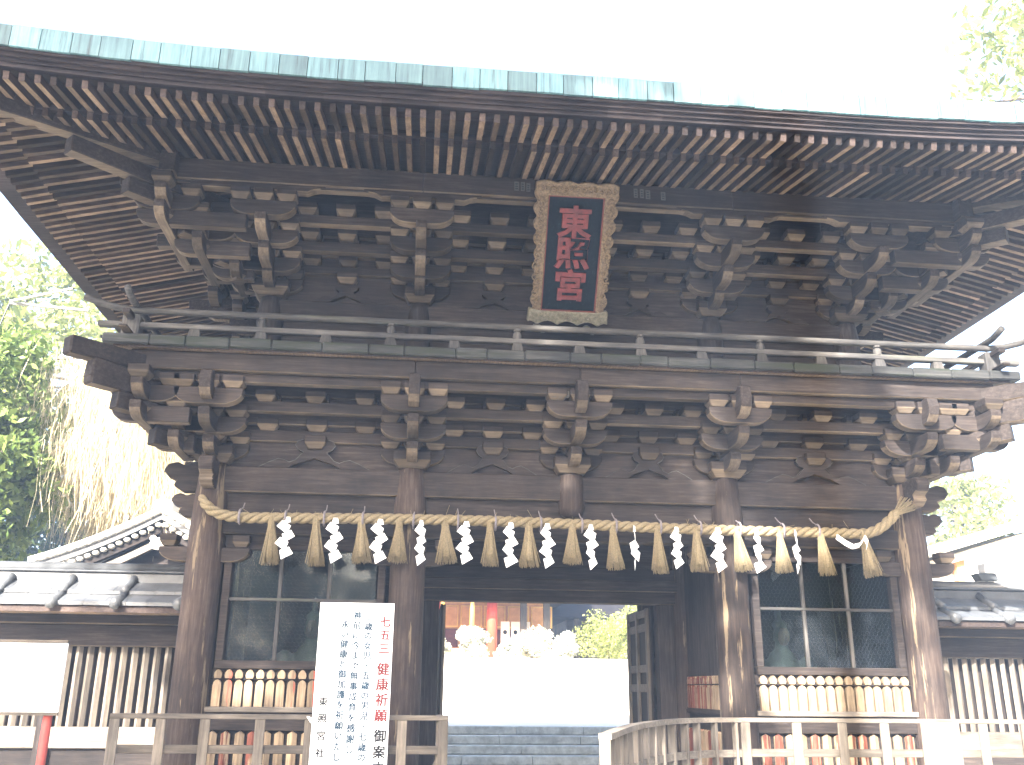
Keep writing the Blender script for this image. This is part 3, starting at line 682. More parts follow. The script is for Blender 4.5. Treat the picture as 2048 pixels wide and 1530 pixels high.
    for i in range(14):
        y = .28+i*.115; k2 = 1 if i > 5 else (1 if random.random() < .3 else 0)
        obj('picket', pkm[k2], gate, (xi-sg*.055, y, -.214), (0, 0, math.pi/2)); obj('picket_head', hdm[k2], gate, (xi-sg*.055, y, .092), (0, 0, math.pi/2))
        obj('lower_picket', lpm[1 if random.random() < .6 else 0], gate, (xi-sg*.075, y, -1.33), (0, 0, -sg*math.pi/2))
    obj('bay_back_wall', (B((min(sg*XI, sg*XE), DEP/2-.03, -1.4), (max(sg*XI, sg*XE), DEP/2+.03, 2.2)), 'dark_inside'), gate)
    # door leaf folded back along the passage
    dl = obj('door_leaf', (B((sg*1.50, DEP/2+.16, -1.38), (sg*1.53, DEP/2+1.5, 1.16)), 'wood_z'), gate)
    for y0_ in (DEP/2+.161, DEP/2+.79, DEP/2+1.39): obj('door_stile', (B((sg*1.459, y0_, -1.38), (sg*1.499, y0_+.1, 1.15)), 'fence_wood_z'), dl, bev=.006)
    for z in (-1.35, -.7, -.02, .25, .83, 1.03): obj('door_rail', (B((sg*1.47, DEP/2+.262, z), (sg*1.495, DEP/2+1.389, z+.11)), 'fence_wood_x'), dl, bev=.006)
    obj('door_jamb', (B((sg*1.56, DEP/2-.1, -1.4), (sg*1.8, DEP/2+.12, 1.18)), 'wood_z'), gate, bev=.01)
# centre bay: lintels over the doorway, ceiling
for z0, z1, yy in ((1.181, 1.35, -.12), (1.352, 1.5, -.16), (1.502, 1.68, -.13), (1.682, 2.2, -.05)):
    obj('door_lintel', (B((-XI, DEP/2+yy, z0), (XI, DEP/2+.1, z1)), 'wood_x'), gate, bev=.008)
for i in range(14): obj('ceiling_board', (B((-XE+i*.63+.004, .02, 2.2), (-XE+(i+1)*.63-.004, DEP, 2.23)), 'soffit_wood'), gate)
for x in (-1.4, -.5, .5, 1.4): obj('ceiling_joist', (B((x-.05, .1, 2.1), (x+.05, DEP/2-.16, 2.199)), 'wood_y'), gate)
for xc in (-XI, XI): obj('bracket_arm', cached('cba', lambda: MB().prism(arm_poly(.9, .17), (0, 0, 0), (1, 0, 0), (0, 0, 1), .12).mesh('bracket_arm', 'wood_x')), gate, (xc, DEP/2, 1.38), bev=.008)
# votive stickers pasted on the beams
for (x, z, y, wd, ht) in ((-.82, 6.08, -1.048, .06, .13), (-.74, 6.08, -1.048, .05, .13), (-.67, 6.07, -1.048, .05, .12), (.72, 6.08, -1.048, .05, .13), (.8, 6.08, -1.048, .05, .13), (.88, 6.07, -1.048, .06, .13), (1.08, 6.06, -1.048, .06, .12), (-.32, 3.4, -.82, .05, .08), (-.24, 3.4, -.82, .05, .08), (-.16, 3.4, -.82, .05, .08)):
    o_ = obj('votive_sticker', (B((x-wd/2, y-.003, z-ht/2), (x+wd/2, y, z+ht/2)), 'sticker_paper'), gate)
    for q in range(3): obj('ink_mark', (B((x-wd*.3, y-.0045, z-ht*.36+q*ht*.26), (x+wd*.3*random.uniform(.5, 1), y-.0031, z-ht*.36+q*ht*.26+ht*.14)), 'ink_black'), o_)

# ---------------------------------------------------------------- guardians behind the glass
def guardian(x, label, cloth):
    g2 = empty('guardian_statue', (x, 1.15, ZC-.55), label, 'statue', 'guardians seated in the side bays')
    mb = MB(); mb.ball((0, .05, .75), (.27, .2, .38)).ball((0, 0, .2), (.48, .38, .24)).ball((-.33, .0, .72), (.16, .17, .3)).ball((.33, .0, .72), (.16, .17, .3))
    mb.ball((-.25, -.22, .45), (.16, .2, .13)).ball((.25, -.22, .45), (.16, .2, .13)).ball((0, .03, 1.1), (.1, .1, .12)).ball((0, .0, 1.27), (.115, .13, .16)).ball((0, .05, 1.42), (.11, .12, .07)).ball((0, .08, 1.55), (.04, .08, .14))
    o_ = obj('body', mb.mesh('body', 'robe_dark', True), g2, local=True); r_ = o_.modifiers.new('r', 'REMESH'); r_.mode = 'VOXEL'; r_.voxel_size = .03; r_.use_smooth_shade = True
    mb = MB(); mb.ball((-.33, -.2, .16), (.3, .24, .17)).ball((.33, -.2, .16), (.3, .24, .17))
    obj('trousers', mb.mesh('trousers', cloth, True), g2, local=True)
    obj('face', (MB().ball((0, -.05, 1.26), (.09, .1, .13)).ball((0, -.15, 1.25), (.018, .025, .035)), 'skin_paint', True), g2, local=True)
    obj('bow', (MB().tube([(.42+.12*math.sin(math.pi*f), -.22, .3+1.3*f) for f in np.linspace(0, 1, 9)], .014, 6), 'dark_inside'), g2, local=True)
guardian(3.05, 'seated guardian statue in checked trousers behind the window beside the door leaf', 'checked_cloth')
guardian(-3.2, 'seated guardian statue in dark robes behind the window with the white sign', 'robe_dark')

# ---------------------------------------------------------------- name plaque
def text_mesh(s_, size, ext, off=0, mt=None, bold=0):
    c_ = bpy.data.curves.new('t', 'FONT'); c_.body = s_; c_.size = size; c_.extrude = ext; c_.offset = off; c_.align_x = 'CENTER'; c_.align_y = 'CENTER'; c_.resolution_u = 2
    o_ = bpy.data.objects.new('t', c_); sc.collection.objects.link(o_); bpy.context.view_layer.update()
    me = bpy.data.meshes.new_from_object(o_.evaluated_get(bpy.context.evaluated_depsgraph_get())); bpy.data.objects.remove(o_); bpy.data.curves.remove(c_)
    me.materials.clear(); me.materials.append(M[mt])
    if len(me.vertices):
        co = np.empty(len(me.vertices)*3); me.vertices.foreach_get('co', co); co = co.reshape(-1, 3)
        co[:, :2] -= (co[:, :2].max(0)+co[:, :2].min(0))/2; me.vertices.foreach_set('co', co.ravel()); me.update()
    if bold:
        v = [tuple(p.co) for p in me.vertices]; f = [tuple(p.vertices) for p in me.polygons]; mb = MB()
        for q, (dx, dy) in enumerate(((0, 0), (bold, 0), (0, bold*.6), (bold, bold*.6))): mb.add([(a+dx, b_+dy, c_-.0004*q) for a, b_, c_ in v], f)
        me = mb.mesh('letter', mt)
    return me
tilt = math.atan2(1.0, 1.49); PH, PW = 1.79, 1.07
pl = empty('name_plaque', (-.06, -.2, 4.57+ZC), 'tall carved gold framed plaque with three red characters leaning out over the railing', 'plaque', rot=(math.pi/2+tilt, 0, 0))
# plaque space: x across, y up the board, z out of the face
obj('panel', (B((-.4, .12, -.05), (.4, PH-.08, -.01)), 'panel_paint'), pl, local=True)
def wavy(a, c, amp, n_, ph):     # scalloped outer edge from a to c
    return [a+(c-a)*i/n_ for i in range(n_+1)], [amp*abs(math.sin(math.pi*(i*.5)+ph)) for i in range(n_+1)]
def side_frame(sg):
    pts = [(sg*.36, .17), (sg*.36, PH-.14)]; n_ = 36
    for i in range(n_+1):
        f = i/n_; pts.append((sg*(.46+.055*abs(math.sin(f*math.pi*9))+.03*math.sin(f*5+1)+(.02 if f > .8 else 0)), PH-.02-(PH-.04)*f))
    inner = pts if sg < 0 else [(x, y) for x, y in pts]
    return MB().prism(pts, (0, 0, 0), (1, 0, 0), (0, 1, 0), .09)
for sg in (-1, 1): obj('frame_side', (side_frame(sg), 'carved_gold'), pl, local=True, bev=.012)
top = [(-.53, PH+.02), (-.53, PH-.16), (-.36, PH-.14), (.36, PH-.14), (.53, PH-.16), (.53, PH+.02)]+[(.53-1.06*i/16, PH+.02+.03*abs(math.sin(i*math.pi/4))) for i in range(1, 16)]
obj('frame_top', (MB().prism(top, (0, 0, .003), (1, 0, 0), (0, 1, 0), .1), 'carved_gold'), pl, local=True, bev=.012)
bot = [(-.36, .17), (-.52, .2)]+[(-.53, .02)]+[(-.53+1.06*i/24, -.01+.05*abs(math.cos(i*math.pi/6))) for i in range(1, 24)]+[(.53, .02), (.52, .2), (.36, .17)]
obj('frame_bottom', (MB().prism(bot, (0, 0, .005), (1, 0, 0), (0, 1, 0), .11), 'frame_grey'), pl, local=True, bev=.01)
obj('inner_border', (B((-.37, .16, -.009), (-.345, PH-.13, .02)).box((.345, .16, -.009), (.37, PH-.13, .02)).box((-.344, .16, -.009), (.344, .185, .018)).box((-.344, PH-.155, -.009), (.344, PH-.13, .018)), 'inner_red'), pl, local=True)
cv = MB()
def curl(mb, x, y, r_, sg, z, ph): mb.tube([(x+sg*r_*(1-.75*f)*math.cos(ph+f*7.5), y+r_*(1-.75*f)*math.sin(ph+f*7.5), z) for f in np.linspace(0, 1, 14)], .011, 5)
for sg in (-1, 1):
    y = .26
    while y < PH-.12:
        curl(cv, sg*(.445+random.uniform(-.012, .02)), y, random.uniform(.04, .058), random.choice((-1, 1)), .048, random.uniform(0, 6)); y += random.uniform(.06, .085)
for i in range(13): curl(cv, -.46+i*.077, PH-.06+random.uniform(-.015, .015), random.uniform(.035, .05), random.choice((-1, 1)), .055, random.uniform(0, 6))
obj('carving', (cv, 'carved_gold', True), pl, local=True)
cb = MB()
for i in range(11): curl(cb, -.45+i*.09, .1+random.uniform(-.015, .015), random.uniform(.03, .045), random.choice((-1, 1)), .062, random.uniform(0, 6))
obj('wave_carving', (cb, 'frame_grey', True), pl, local=True)
for ch, y, szx in (('東', 1.33, 1.0), ('照', .93, 1.05), ('宮', .52, 1.0)):
    me = text_mesh(ch, .46, .02, .014, 'letter_red')
    o_ = obj('character', me, pl, (0, y, .012), local=True); o_.scale = (szx*.95, .92, 1)
for sg in (-1, 1): obj('hanger_foot', (MB().ball((sg*.33-.06, -.06, -.02), (.06, .05, .05), 10).ball((sg*.33+.02, -.09, -.02), (.06, .05, .04), 10), 'frame_grey', True), pl, local=True)

# ---------------------------------------------------------------- straw rope
RY = -.31
rp = [(-4.5, -.05, 2.13), (-4.47, RY+.1, 2.145), (-4.41, RY, 2.05), (-4.3, RY, 1.955), (-4.17, RY, 1.91), (-3.98, RY, 1.885)]
rp += [(x, RY, 1.905+.02*math.sin((x+3)*.9)) for x in np.linspace(-3.6, 3.2, 24)]+[(3.5, RY, 1.885), (3.7, RY, 1.89), (3.86, RY, 1.95), (4.0, RY, 2.06), (4.12, RY, 2.17)]
def resample(path, step):
    P_ = [np.array(p) for p in path]
    for _ in range(2):
        Q = [P_[0]]
        for a, c in zip(P_, P_[1:]): Q += [a*.75+c*.25, a*.25+c*.75]
        P_ = Q+[P_[-1]]
    out = [P_[0]]; acc = 0
    for a, c in zip(P_, P_[1:]):
        L = np.linalg.norm(c-a); d = step-acc
        while d <= L: out.append(a+(c-a)*d/L); d += step
        acc = L-(d-step)
    return out
path = resample(rp, .018)
rope = empty('straw_rope', (0, RY, ZC+1.83), 'thick twisted straw rope strung across the gate with straw tassels', 'rope')
cord = MB()
for k_ in range(3):
    pts = []
    for i, p in enumerate(path):
        d = path[min(i+1, len(path)-1)]-path[max(i-1, 0)]; d = d/np.linalg.norm(d)
        u = np.cross(d, [0, 1, 0]); u /= np.linalg.norm(u); v = np.cross(d, u)
        a = -2*math.pi*(i*.018/.36+k_/3); f = min(1, i/40+.45)
        pts.append(tuple(p+(u*math.cos(a)+v*math.sin(a))*.032*f))
    cord.tube(pts, [.036*min(1, i/40+.45) for i in range(len(pts))], 8)
obj('cord', (cord, 'straw', True), rope)
fr_ = MB()
for i in range(60):
    a = random.uniform(0, 2*math.pi); s_ = random.uniform(.1, 1); e = Vector((4.12, RY, 2.17)); d = Vector((.16, 0, .12))
    fr_.tube([e-d*.5, e+Vector((math.cos(a)*.035*s_, math.sin(a)*.05*s_, -math.cos(a)*.03*s_)), e+d*random.uniform(.9, 1.3)+Vector((math.cos(a)*.09*s_, math.sin(a)*.07*s_, -math.cos(a)*.1*s_))], [.012, .009, .006], 4)
obj('frayed_end', (fr_, 'straw', True), rope)
ls = MB()
for i in range(70):
    p = path[random.randrange(20, len(path)-20)]; a = random.uniform(-1, 1)
    L = random.uniform(.04, .16); ls.tube([tuple(p+np.array([0, -.05, random.choice((-.05, .05))])), tuple(p+np.array([a*L, -.06, .05+L*random.uniform(-.8, .8)]))], .0028, 3)
obj('loose_straw', (ls, 'straw'), rope)['kind'] = 'stuff'
for x in (-3.98, -3.45, -3.0, -2.55, -1.95, -1.42, -.97, -.42, 0.08, .5, 1.05, 1.55, 2.05, 2.6, 3.05):
    obj('tie', (MB().tube([(x, RY+.078*math.sin(a), 1.9+.085*math.cos(a)) for a in np.linspace(0, 2*math.pi, 14)], .014, 5).tube([(x, RY+.0, 1.98), (x+.005, RY+.12, 2.03), (x, -.1, 2.1)], .008, 4), 'tie_cloth'), rope)
def tassel(seed, n_=120):
    r_ = random.Random(seed); mb = MB()
    for i in range(n_):
        a = r_.uniform(0, 2*math.pi); q = math.sqrt(r_.random()); L = .5*r_.uniform(.93, 1.06)
        x0, y0 = .036*q*math.cos(a), .034*q*math.sin(a); x1, y1 = .118*q*math.cos(a)+r_.gauss(0, .007), .07*q*math.sin(a)
        mb.tube([(x0, y0, .03), (x0*1.15, y0*1.15, -.08), ((x0+x1)*.52, (y0+y1)*.52, -.3), (x1, y1, -L)], [.006, .006, .005, .0035], 4)
    mb.tube([(0, 0, .04), (0, 0, -.05), (0, 0, -.3), (0, 0, -.44)], [.034, .036, .05, .06], 10)
    return mb.mesh('tassel', 'straw', True)
tms = [tassel(s_) for s_ in range(4)]
TAS = [(-3.607, -3.587, 1.363), (-3.09, -3.066, 1.362), (-2.564, -2.532, 1.403), (-2.115, -2.124, 1.412), (-1.574, -1.542, 1.419), (-1.034, -1.028, 1.401), (-0.567, -0.56, 1.399), (-0.037, -0.041, 1.44), (0.456, 0.487, 1.392), (1.008, 1.031, 1.361), (1.496, 1.514, 1.395), (2.001, 2.069, 1.401), (2.542, 2.576, 1.4), (3.068, 3.119, 1.381), (3.618, 3.7, 1.375)]
for i, (xt, xb, zb) in enumerate(TAS):
    o_ = obj('tassel', tms[i % 4], rope, (xt, RY-.03, 1.875), (0, -math.atan2(xb-xt, 1.875-zb)*1.0, 0)); L = math.hypot(xb-xt, 1.875-zb)
    o_.scale = (random.uniform(.92, 1.08), 1, L/.5)
# zigzag paper streamers
def shide(seed, wd=.115, n_=4):
    r_ = random.Random(seed); mb = MB(); h_ = .125
    # top tab, then parallelogram folds stepping left and right
    x = 0; z = 0; y = 0; mb.add([(-.03, 0, .03), (.03, 0, .03), (.05, 0, -.03), (-.05, -.0, -.05)], [(0, 1, 2, 3)])
    for k_ in range(n_):
        sg = -1 if k_ % 2 else 1; tw = r_.uniform(-.03, .03); dy = .018*(1 if k_ % 2 else -1)
        x0 = -.05*sg; zt = -.02-k_*h_*.82
        vs = [(x0-.012*sg, dy, zt), (x0+.105*sg, dy+tw, zt-.055), (x0+.105*sg-.035*sg, dy+tw*.6, zt-h_-.035), (x0-.075*sg, dy-tw, zt-h_*.62)]
        vs += [(a, b_+.0022, c_) for a, b_, c_ in vs]
        mb.add(vs, [(0, 1, 2, 3), (7, 6, 5, 4), (0, 4, 5, 1), (1, 5, 6, 2), (2, 6, 7, 3), (3, 7, 4, 0)])
    return mb.mesh('paper_streamer', 'paper')
sms = [shide(s_) for s_ in range(6)]
SX = [-3.42, -2.865, -2.339, -1.856, -1.322, -0.789, -0.348, 0.182, 0.716, 1.236, 1.755, 2.246, 2.735]
YAWS = [0, .05, 0, .75, .1, .35, .4, .45, .95, .3, .1, .6, .8]
for i, x in enumerate(SX):
    o_ = obj('paper_streamer', sms[i % 6], None, (x, RY-.075, 1.87), (random.uniform(-.05, .05), random.uniform(-.06, .06), YAWS[i])); o_.scale = (random.uniform(.78, .95), 1, random.uniform(.95, 1.06))
    od = ['first', 'second', 'third', 'fourth', 'fifth', 'sixth', 'seventh']
    tag(o_, ('white zigzag paper streamer, %s from the rope end beside the gabled hall' % od[i]) if i < 7 else ('white zigzag paper streamer, %s along the rope from the crumpled streamer' % od[12-i]), 'paper streamer', 'zigzag streamers on the rope')
mb = MB(); pts = [(0, 0), (.1, -.07), (.2, -.12), (.28, -.1), (.33, -.04), (.36, .0), (.39, -.06), (.37, -.13)]
for (a, b_), (c_, d_) in zip(pts, pts[1:]): mb.prism([(a-.012, b_-.03), (c_-.012, d_-.03), (c_+.012, d_+.03), (a+.012, b_+.03)], (0, random.uniform(-.01, .01), 0), (1, 0, 0), (0, 0, 1), .003)
o_ = obj('paper_streamer', (mb, 'paper'), None, (3.25, RY-.09, 1.83)); tag(o_, 'crumpled white paper streamer blown sideways against the last straw tassel', 'paper streamer', 'zigzag streamers on the rope')

# ---------------------------------------------------------------- fences in front of the gate
def fence_left():
    f = empty('wooden_fence', (-3.2, -1.25, 0), 'plain grey wooden fence tied to the white sign in front of the gate', 'fence', 'low fences before the gate')
    y = -1.25
    obj('top_rail', (B((-4.86, y-.05, -.31), (-1.5, y+.05, -.262)), 'fence_wood_x'), f, bev=.006)
    obj('middle_rail', (B((-4.82, y-.02, -.635), (-1.52, y+.025, -.555)), 'fence_wood_x'), f, bev=.006)
    obj('bottom_rail', (B((-4.82, y-.02, -1.2), (-1.52, y+.025, -1.12)), 'fence_wood_x'), f, bev=.006)
    for x in (-4.81, -4.36, -3.93, -3.39, -2.9, -2.42, -1.97, -1.55):
        obj('fence_post', (B((x-.05, y-.045, -ZC+.01), (x+.05, y-.021, -.311)), 'fence_wood_z'), f, bev=.005)
    obj('corner_post', (B((-1.62, y+.03, -ZC+.01), (-1.5, y+.16, -.27)), 'fence_wood_z'), f, bev=.006)
    for z in (-.31, -.6): obj('return_rail', (B((-1.6, y+.17, z-.03), (-1.55, y+1.1, z+.03)), 'fence_wood_x'), f)
    obj('brace', (MB().beam((-1.9, y+.06, -1.4), (-1.6, y+.06, -.7), .05, .04, (0, 1, 0)), 'fence_wood_z'), f)
fence_left()
def fence_right():
    f = empty('wooden_fence', (2.8, -1.3, 0), 'pale wooden fence whose slatted end curves out towards the path', 'fence', 'low fences before the gate')
    cv_ = [(-.42, -4.1), (-.1, -3.2), (.25, -2.4), (.62, -1.82), (.98, -1.47), (1.3, -1.3), (1.6, -1.25), (4.85, -1.25)]
    P_ = resample([(x, y, 0) for x, y in cv_[:-1]], .05)
    def zt(p): return -.262-.045*min(1, max(0, (-1.3-p[1])/2.6))
    top = MB(); mid = MB(); low = MB()
    for a, c in zip(P_, P_[1:]):
        for mb_, z, wd, ht in ((top, 0, .1, .045), (mid, -.33, .045, .07), (low, -.9, .045, .07)):
            mb_.beam((a[0], a[1], zt(a)-.022+z), (c[0]+(c[0]-a[0])*.15, c[1]+(c[1]-a[1])*.15, zt(c)-.022+z), wd, ht)
    obj('curved_top_rail', (top, 'fence_wood_x'), f); obj('curved_middle_rail', (mid, 'fence_wood_x'), f); obj('curved_bottom_rail', (low, 'fence_wood_x'), f)
    acc = 0; last = P_[0]; nxt = .02
    for a, c in zip(P_, P_[1:]):
        acc += .05
        if acc >= nxt:
            nxt += .24; d = Vector((c-a)).normalized(); nv = Vector((-d.y, d.x, 0)); p = Vector(a)
            mbp = MB().beam((p.x, p.y, -ZC+.01), (p.x, p.y, zt(a)-.047), .085, .032, d)
            obj('slat', (mbp, 'fence_wood_z'), f, bev=.004)
    obj('top_rail', (B((1.58, -1.3, -.307), (5.0, -1.2, -.262)), 'fence_wood_x'), f, bev=.006)
    obj('middle_rail', (B((1.58, -1.27, -.65), (5.0, -1.225, -.57)), 'fence_wood_x'), f, bev=.006)
    obj('bottom_rail', (B((1.58, -1.27, -1.22), (5.0, -1.225, -1.14)), 'fence_wood_x'), f, bev=.006)
    for x in (1.63, 2.19, 2.69, 3.16, 3.62, 3.8, 4.27, 4.75):
        obj('fence_post', (B((x-.05, -1.3, -ZC+.01), (x+.05, -1.271, -.308)), 'fence_wood_z'), f, bev=.005)
    obj('panel_board', (B((3.55, -1.34, -1.3), (3.98, -1.305, -.29)), 'fence_wood_z'), f, bev=.01)
fence_right()

# ---------------------------------------------------------------- white notice sign
sg_ = empty('notice_sign', (-2.485, -1.42, 0), 'tall white standing sign with red and black vertical Japanese writing', 'sign', rot=(R(-1.2), 0, 0))
SW, SH = .765, 2.32      # board, local z from ground, top at eye + .85
zt_ = ZC+.845; zb_ = zt_-SH
obj('board', (B((-SW/2, -.015, zb_), (SW/2, .015, zt_)), 'sign_white'), sg_, local=True, bev=.004)
obj('stand', (B((-.3, .02, 0.0), (-.25, .06, 1.9)).box((.25, .02, 0), (.3, .06, 1.9)), 'pipe_grey'), sg_, local=True)
obj('tie_string', (MB().tube([(-SW/2+.01, -.02, ZC-.30), (-SW/2-.05, .02, ZC-.28), (-SW/2-.05, .1, ZC-.29), (-SW/2-.01, .0, ZC-.33)], .008, 5), 'paper'), sg_, local=True)
def write(s_, x, z0, dz, size, mt):
    for i, ch in enumerate(s_):
        if ch == ' ': continue
        me = cached(('tx', ch, size, mt), lambda: text_mesh(ch, size, .0015, 0, mt, .0055 if size < .1 else .008))
        obj('letter', me, sg_, (x, -.0172, z0-dz*i), (math.pi/2, 0, 0), local=True)
DZ = .0975
write('七五三', .295, zt_-.19, .135, .115, 'ink_red'); write('健康祈願', .295, zt_-.66, .15, .13, 'ink_red'); write('御案内', .295, zt_-1.30, .15, .125, 'ink_black')
write('三歳の女児、五歳の男児、七歳の', .125, zt_-.14, DZ, .086, 'ink_blue')
write('神前に今まで無事成育を感謝し', .005, zt_-.13, .1, .086, 'ink_blue')
write('永い健康と御加護を祈願いたし', -.115, zt_-.22, .0985, .086, 'ink_blue')
write('東照宮社務所', -.285, zt_-.98, .16, .09, 'ink_black')
# ---------------------------------------------------------------- notice board on a red pole at the far left
nb = empty('notice_board', (-5.15, -2.2, 0), 'blank looking white notice board on a dark red pole', 'sign')
obj('pole', (MB().tube([(-5.13, -2.2, -ZC+.0), (-5.13, -2.2, .1)], .04, 10), 'pole_red', True), nb)
obj('board', (B((-5.95, -2.26, -.235), (-5.03, -2.235, .365)), 'sign_white'), nb, bev=.005)
obj('board_frame', (B((-5.95, -2.27, -.26), (-5.03, -2.23, -.236)).box((-5.95, -2.27, .366), (-5.03, -2.23, .39)), 'fence_wood_x'), nb)

# ---------------------------------------------------------------- roofed walls on both sides of the gate
def roofed_wall(sg, label):
    yw = 2.1; x0, x1 = sorted((sg*(XE+.2), sg*14.0))
    wl = empty('roofed_wall', (sg*8, yw, 0), label, 'wall', 'tiled lattice walls beside the gate')
    obj('ground_sill', (B((x0, yw-.14, -ZC+.005), (x1, yw+.14, -1.2)), 'stone'), wl)
    obj('base_boards', (B((x0, yw-.05, -1.199), (x1, yw+.05, -.78)), 'wood_x'), wl)
    obj('waist_rail', (B((x0, yw-.11, -.78), (x1, yw+.11, -.52)), 'fence_wood_x'), wl, bev=.01)
    obj('head_beam', (B((x0, yw-.12, .5), (x1, yw+.12, .78)), 'wood_x'), wl, bev=.01)
    obj('upper_beam', (B((x0, yw-.3, .781), (x1, yw+.3, .9)), 'wood_x'), wl, bev=.01)
    obj('back_boards', (B((x0, yw+.09, -.519), (x1, yw+.12, .499)), 'wood_z'), wl)
    bm = MB().prism([(-.045, 0), (0, -.045), (.045, 0), (0, .045)], (0, 0, 0), (1, 0, 0), (0, 1, 0), 1.02).mesh('lattice_bar', 'fence_wood_z')
    x = x0+.1; n_ = 0
    while x < x1-.05:
        if n_ < 70 or True: obj('lattice_bar', bm, wl, (x, yw-.03, -.01), (0, 0, random.uniform(-.1, .1)))
        x += .145; n_ += 1
    for x in np.arange(x0+.15, x1, 2.4): obj('wall_post', (B((x-.09, yw-.13, -1.2), (x+.09, yw+.13, .5)), 'wood_z'), wl, bev=.01)
    # tiled roof: two stepped rows of flat tiles each side, roll tiles, box ridge
    for s_ in (-1, 1):
        for i, (o0, o1, z0, z1) in enumerate(((.78, .42, .985, 1.12), (.47, .13, 1.155, 1.30))):
            x = x0
            while x < x1-.02:
                x2 = min(x1, x+.27); vs = []
                for xx in (x+.002, x2-.002):
                    for (o_, z) in ((o0, z0), (o0, z0+.045), (o1, z1+.045), (o1, z1)): vs.append((xx, yw+s_*o_, z))
                obj('flat_tile', (MB().add(vs, [(0, 1, 2, 3), (7, 6, 5, 4), (0, 4, 5, 1), (1, 5, 6, 2), (2, 6, 7, 3), (3, 7, 4, 0)]), 'tile_grey'), wl); x = x2
        x = x0+.25
        while x < x1:
            obj('roll_tile', (MB().tube([(x, yw+s_*.84, 1.0), (x, yw+s_*.62, 1.075), (x, yw+s_*.46, 1.15)], [.075, .062, .055], 10).tube([(x, yw+s_*.5, 1.19), (x, yw+s_*.3, 1.28), (x, yw+s_*.14, 1.4)], [.06, .055, .05], 8), 'tile_grey', True), wl); x += .80
        obj('eave_board', (B((x0, yw+s_*.74, .90), (x1, yw+s_*.3, .975)), 'rafter_wood_y'), wl)
    obj('ridge_tiles', (B((x0, yw-.13, 1.3), (x1, yw+.13, 1.47)).box((x0, yw-.17, 1.472), (x1, yw+.17, 1.5)), 'tile_grey'), wl, bev=.012)
    obj('ridge_cap', (MB().tube([(x0, yw, 1.53), (x1, yw, 1.53)], .085, 12), 'tile_grey', True), wl)
roofed_wall(-1, 'grey tiled wall with vertical lattice bars behind the white notice board')
roofed_wall(1, 'grey tiled wall with vertical lattice bars beside the cream building')

# ---------------------------------------------------------------- gabled hall roof behind the left wall
gh = empty('gabled_hall', (-6.9, 9, 0), 'small gabled hall with white verge tiles behind the left wall', 'building')
RX, RZ, GY = -6.85, 3.2, 7.0
def sl(f): return (2.3*f, -1.35*f+.32*f*f-.0)        # concave slope, f 0..1 from ridge to eave
for s_ in (-1, 1):
    mb = MB(); n_ = 12
    for i in range(n_+1):
        dx, dz = sl(i/n_)
        for y in (GY, GY+7):
            mb.v.append((RX+s_*dx, y, RZ+dz)); mb.v.append((RX+s_*dx, y, RZ+dz-.14))
    for i in range(n_):
        a = i*4
        mb.f += [(a, a+4, a+6, a+2), (a+1, a+3, a+7, a+5), (a, a+1, a+5, a+4), (a+2, a+6, a+7, a+3)]
    rf = obj('roof_slope', (mb, 'tile_grey'), gh)
    for i in range(14):
        dx, dz = sl((i+.5)/14); ang = math.atan2(sl((i+1)/14)[1]-sl(i/14)[1], 2.3/14)
        obj('verge_tile', (MB().tube([(RX+s_*(dx-.08), GY-.02, RZ+dz+.05-.08*math.tan(ang)), (RX+s_*(dx+.09), GY-.02, RZ+dz+.05+.08*math.tan(ang))], .07, 8), 'plaster', True), gh)
    for off, th, mt in ((.3, .16, 'wood_x'), (.52, .14, 'fence_wood_x')):
        bb = MB()
        for i in range(10):
            (ax, az), (bx, bz) = sl(i/10*.92), sl((i+1)/10*.92)
            bb.beam((RX+s_*ax, GY+.12+off*.3, RZ+az-off), (RX+s_*bx, GY+.12+off*.3, RZ+bz-off), .12, th, (0, 1, 0))
        obj('bargeboard', (bb, mt), gh)
        wt = MB()
        if off < .4:
            for i in range(16):
                dx, dz = sl((i+.5)/16*.95); obj('gable_tile', (MB().ball((RX+s_*dx, GY+.1, RZ+dz-.2), (.07, .09, .05), 8), 'plaster', True), gh)
obj('gable_wall', (B((RX-1.6, GY+.4, -ZC), (RX+1.6, GY+6, RZ-1.2)).prism([(-1.6, RZ-1.2), (1.6, RZ-1.2), (0, RZ-.25)], (RX, GY+.55, 0), (1, 0, 0), (0, 0, 1), .1), 'wood_x'), gh)
obj('gable_ornament', (MB().ball((RX, GY-.02, RZ-.62), (.16, .06, .12), 12).ball((RX-.1, GY-.03, RZ-.52), (.07, .05, .06), 8).ball((RX+.1, GY-.03, RZ-.52), (.07, .05, .06), 8), 'plaster', True), gh)
obj('tie_beam', (B((RX-1.5, GY+.2, RZ-1.25), (RX+1.5, GY+.38, RZ-1.05)), 'fence_wood_x'), gh)
obj('ridge', (B((RX-.16, GY-.05, RZ-.02), (RX+.16, GY+7, RZ+.22)), 'plaster'), gh, bev=.03)

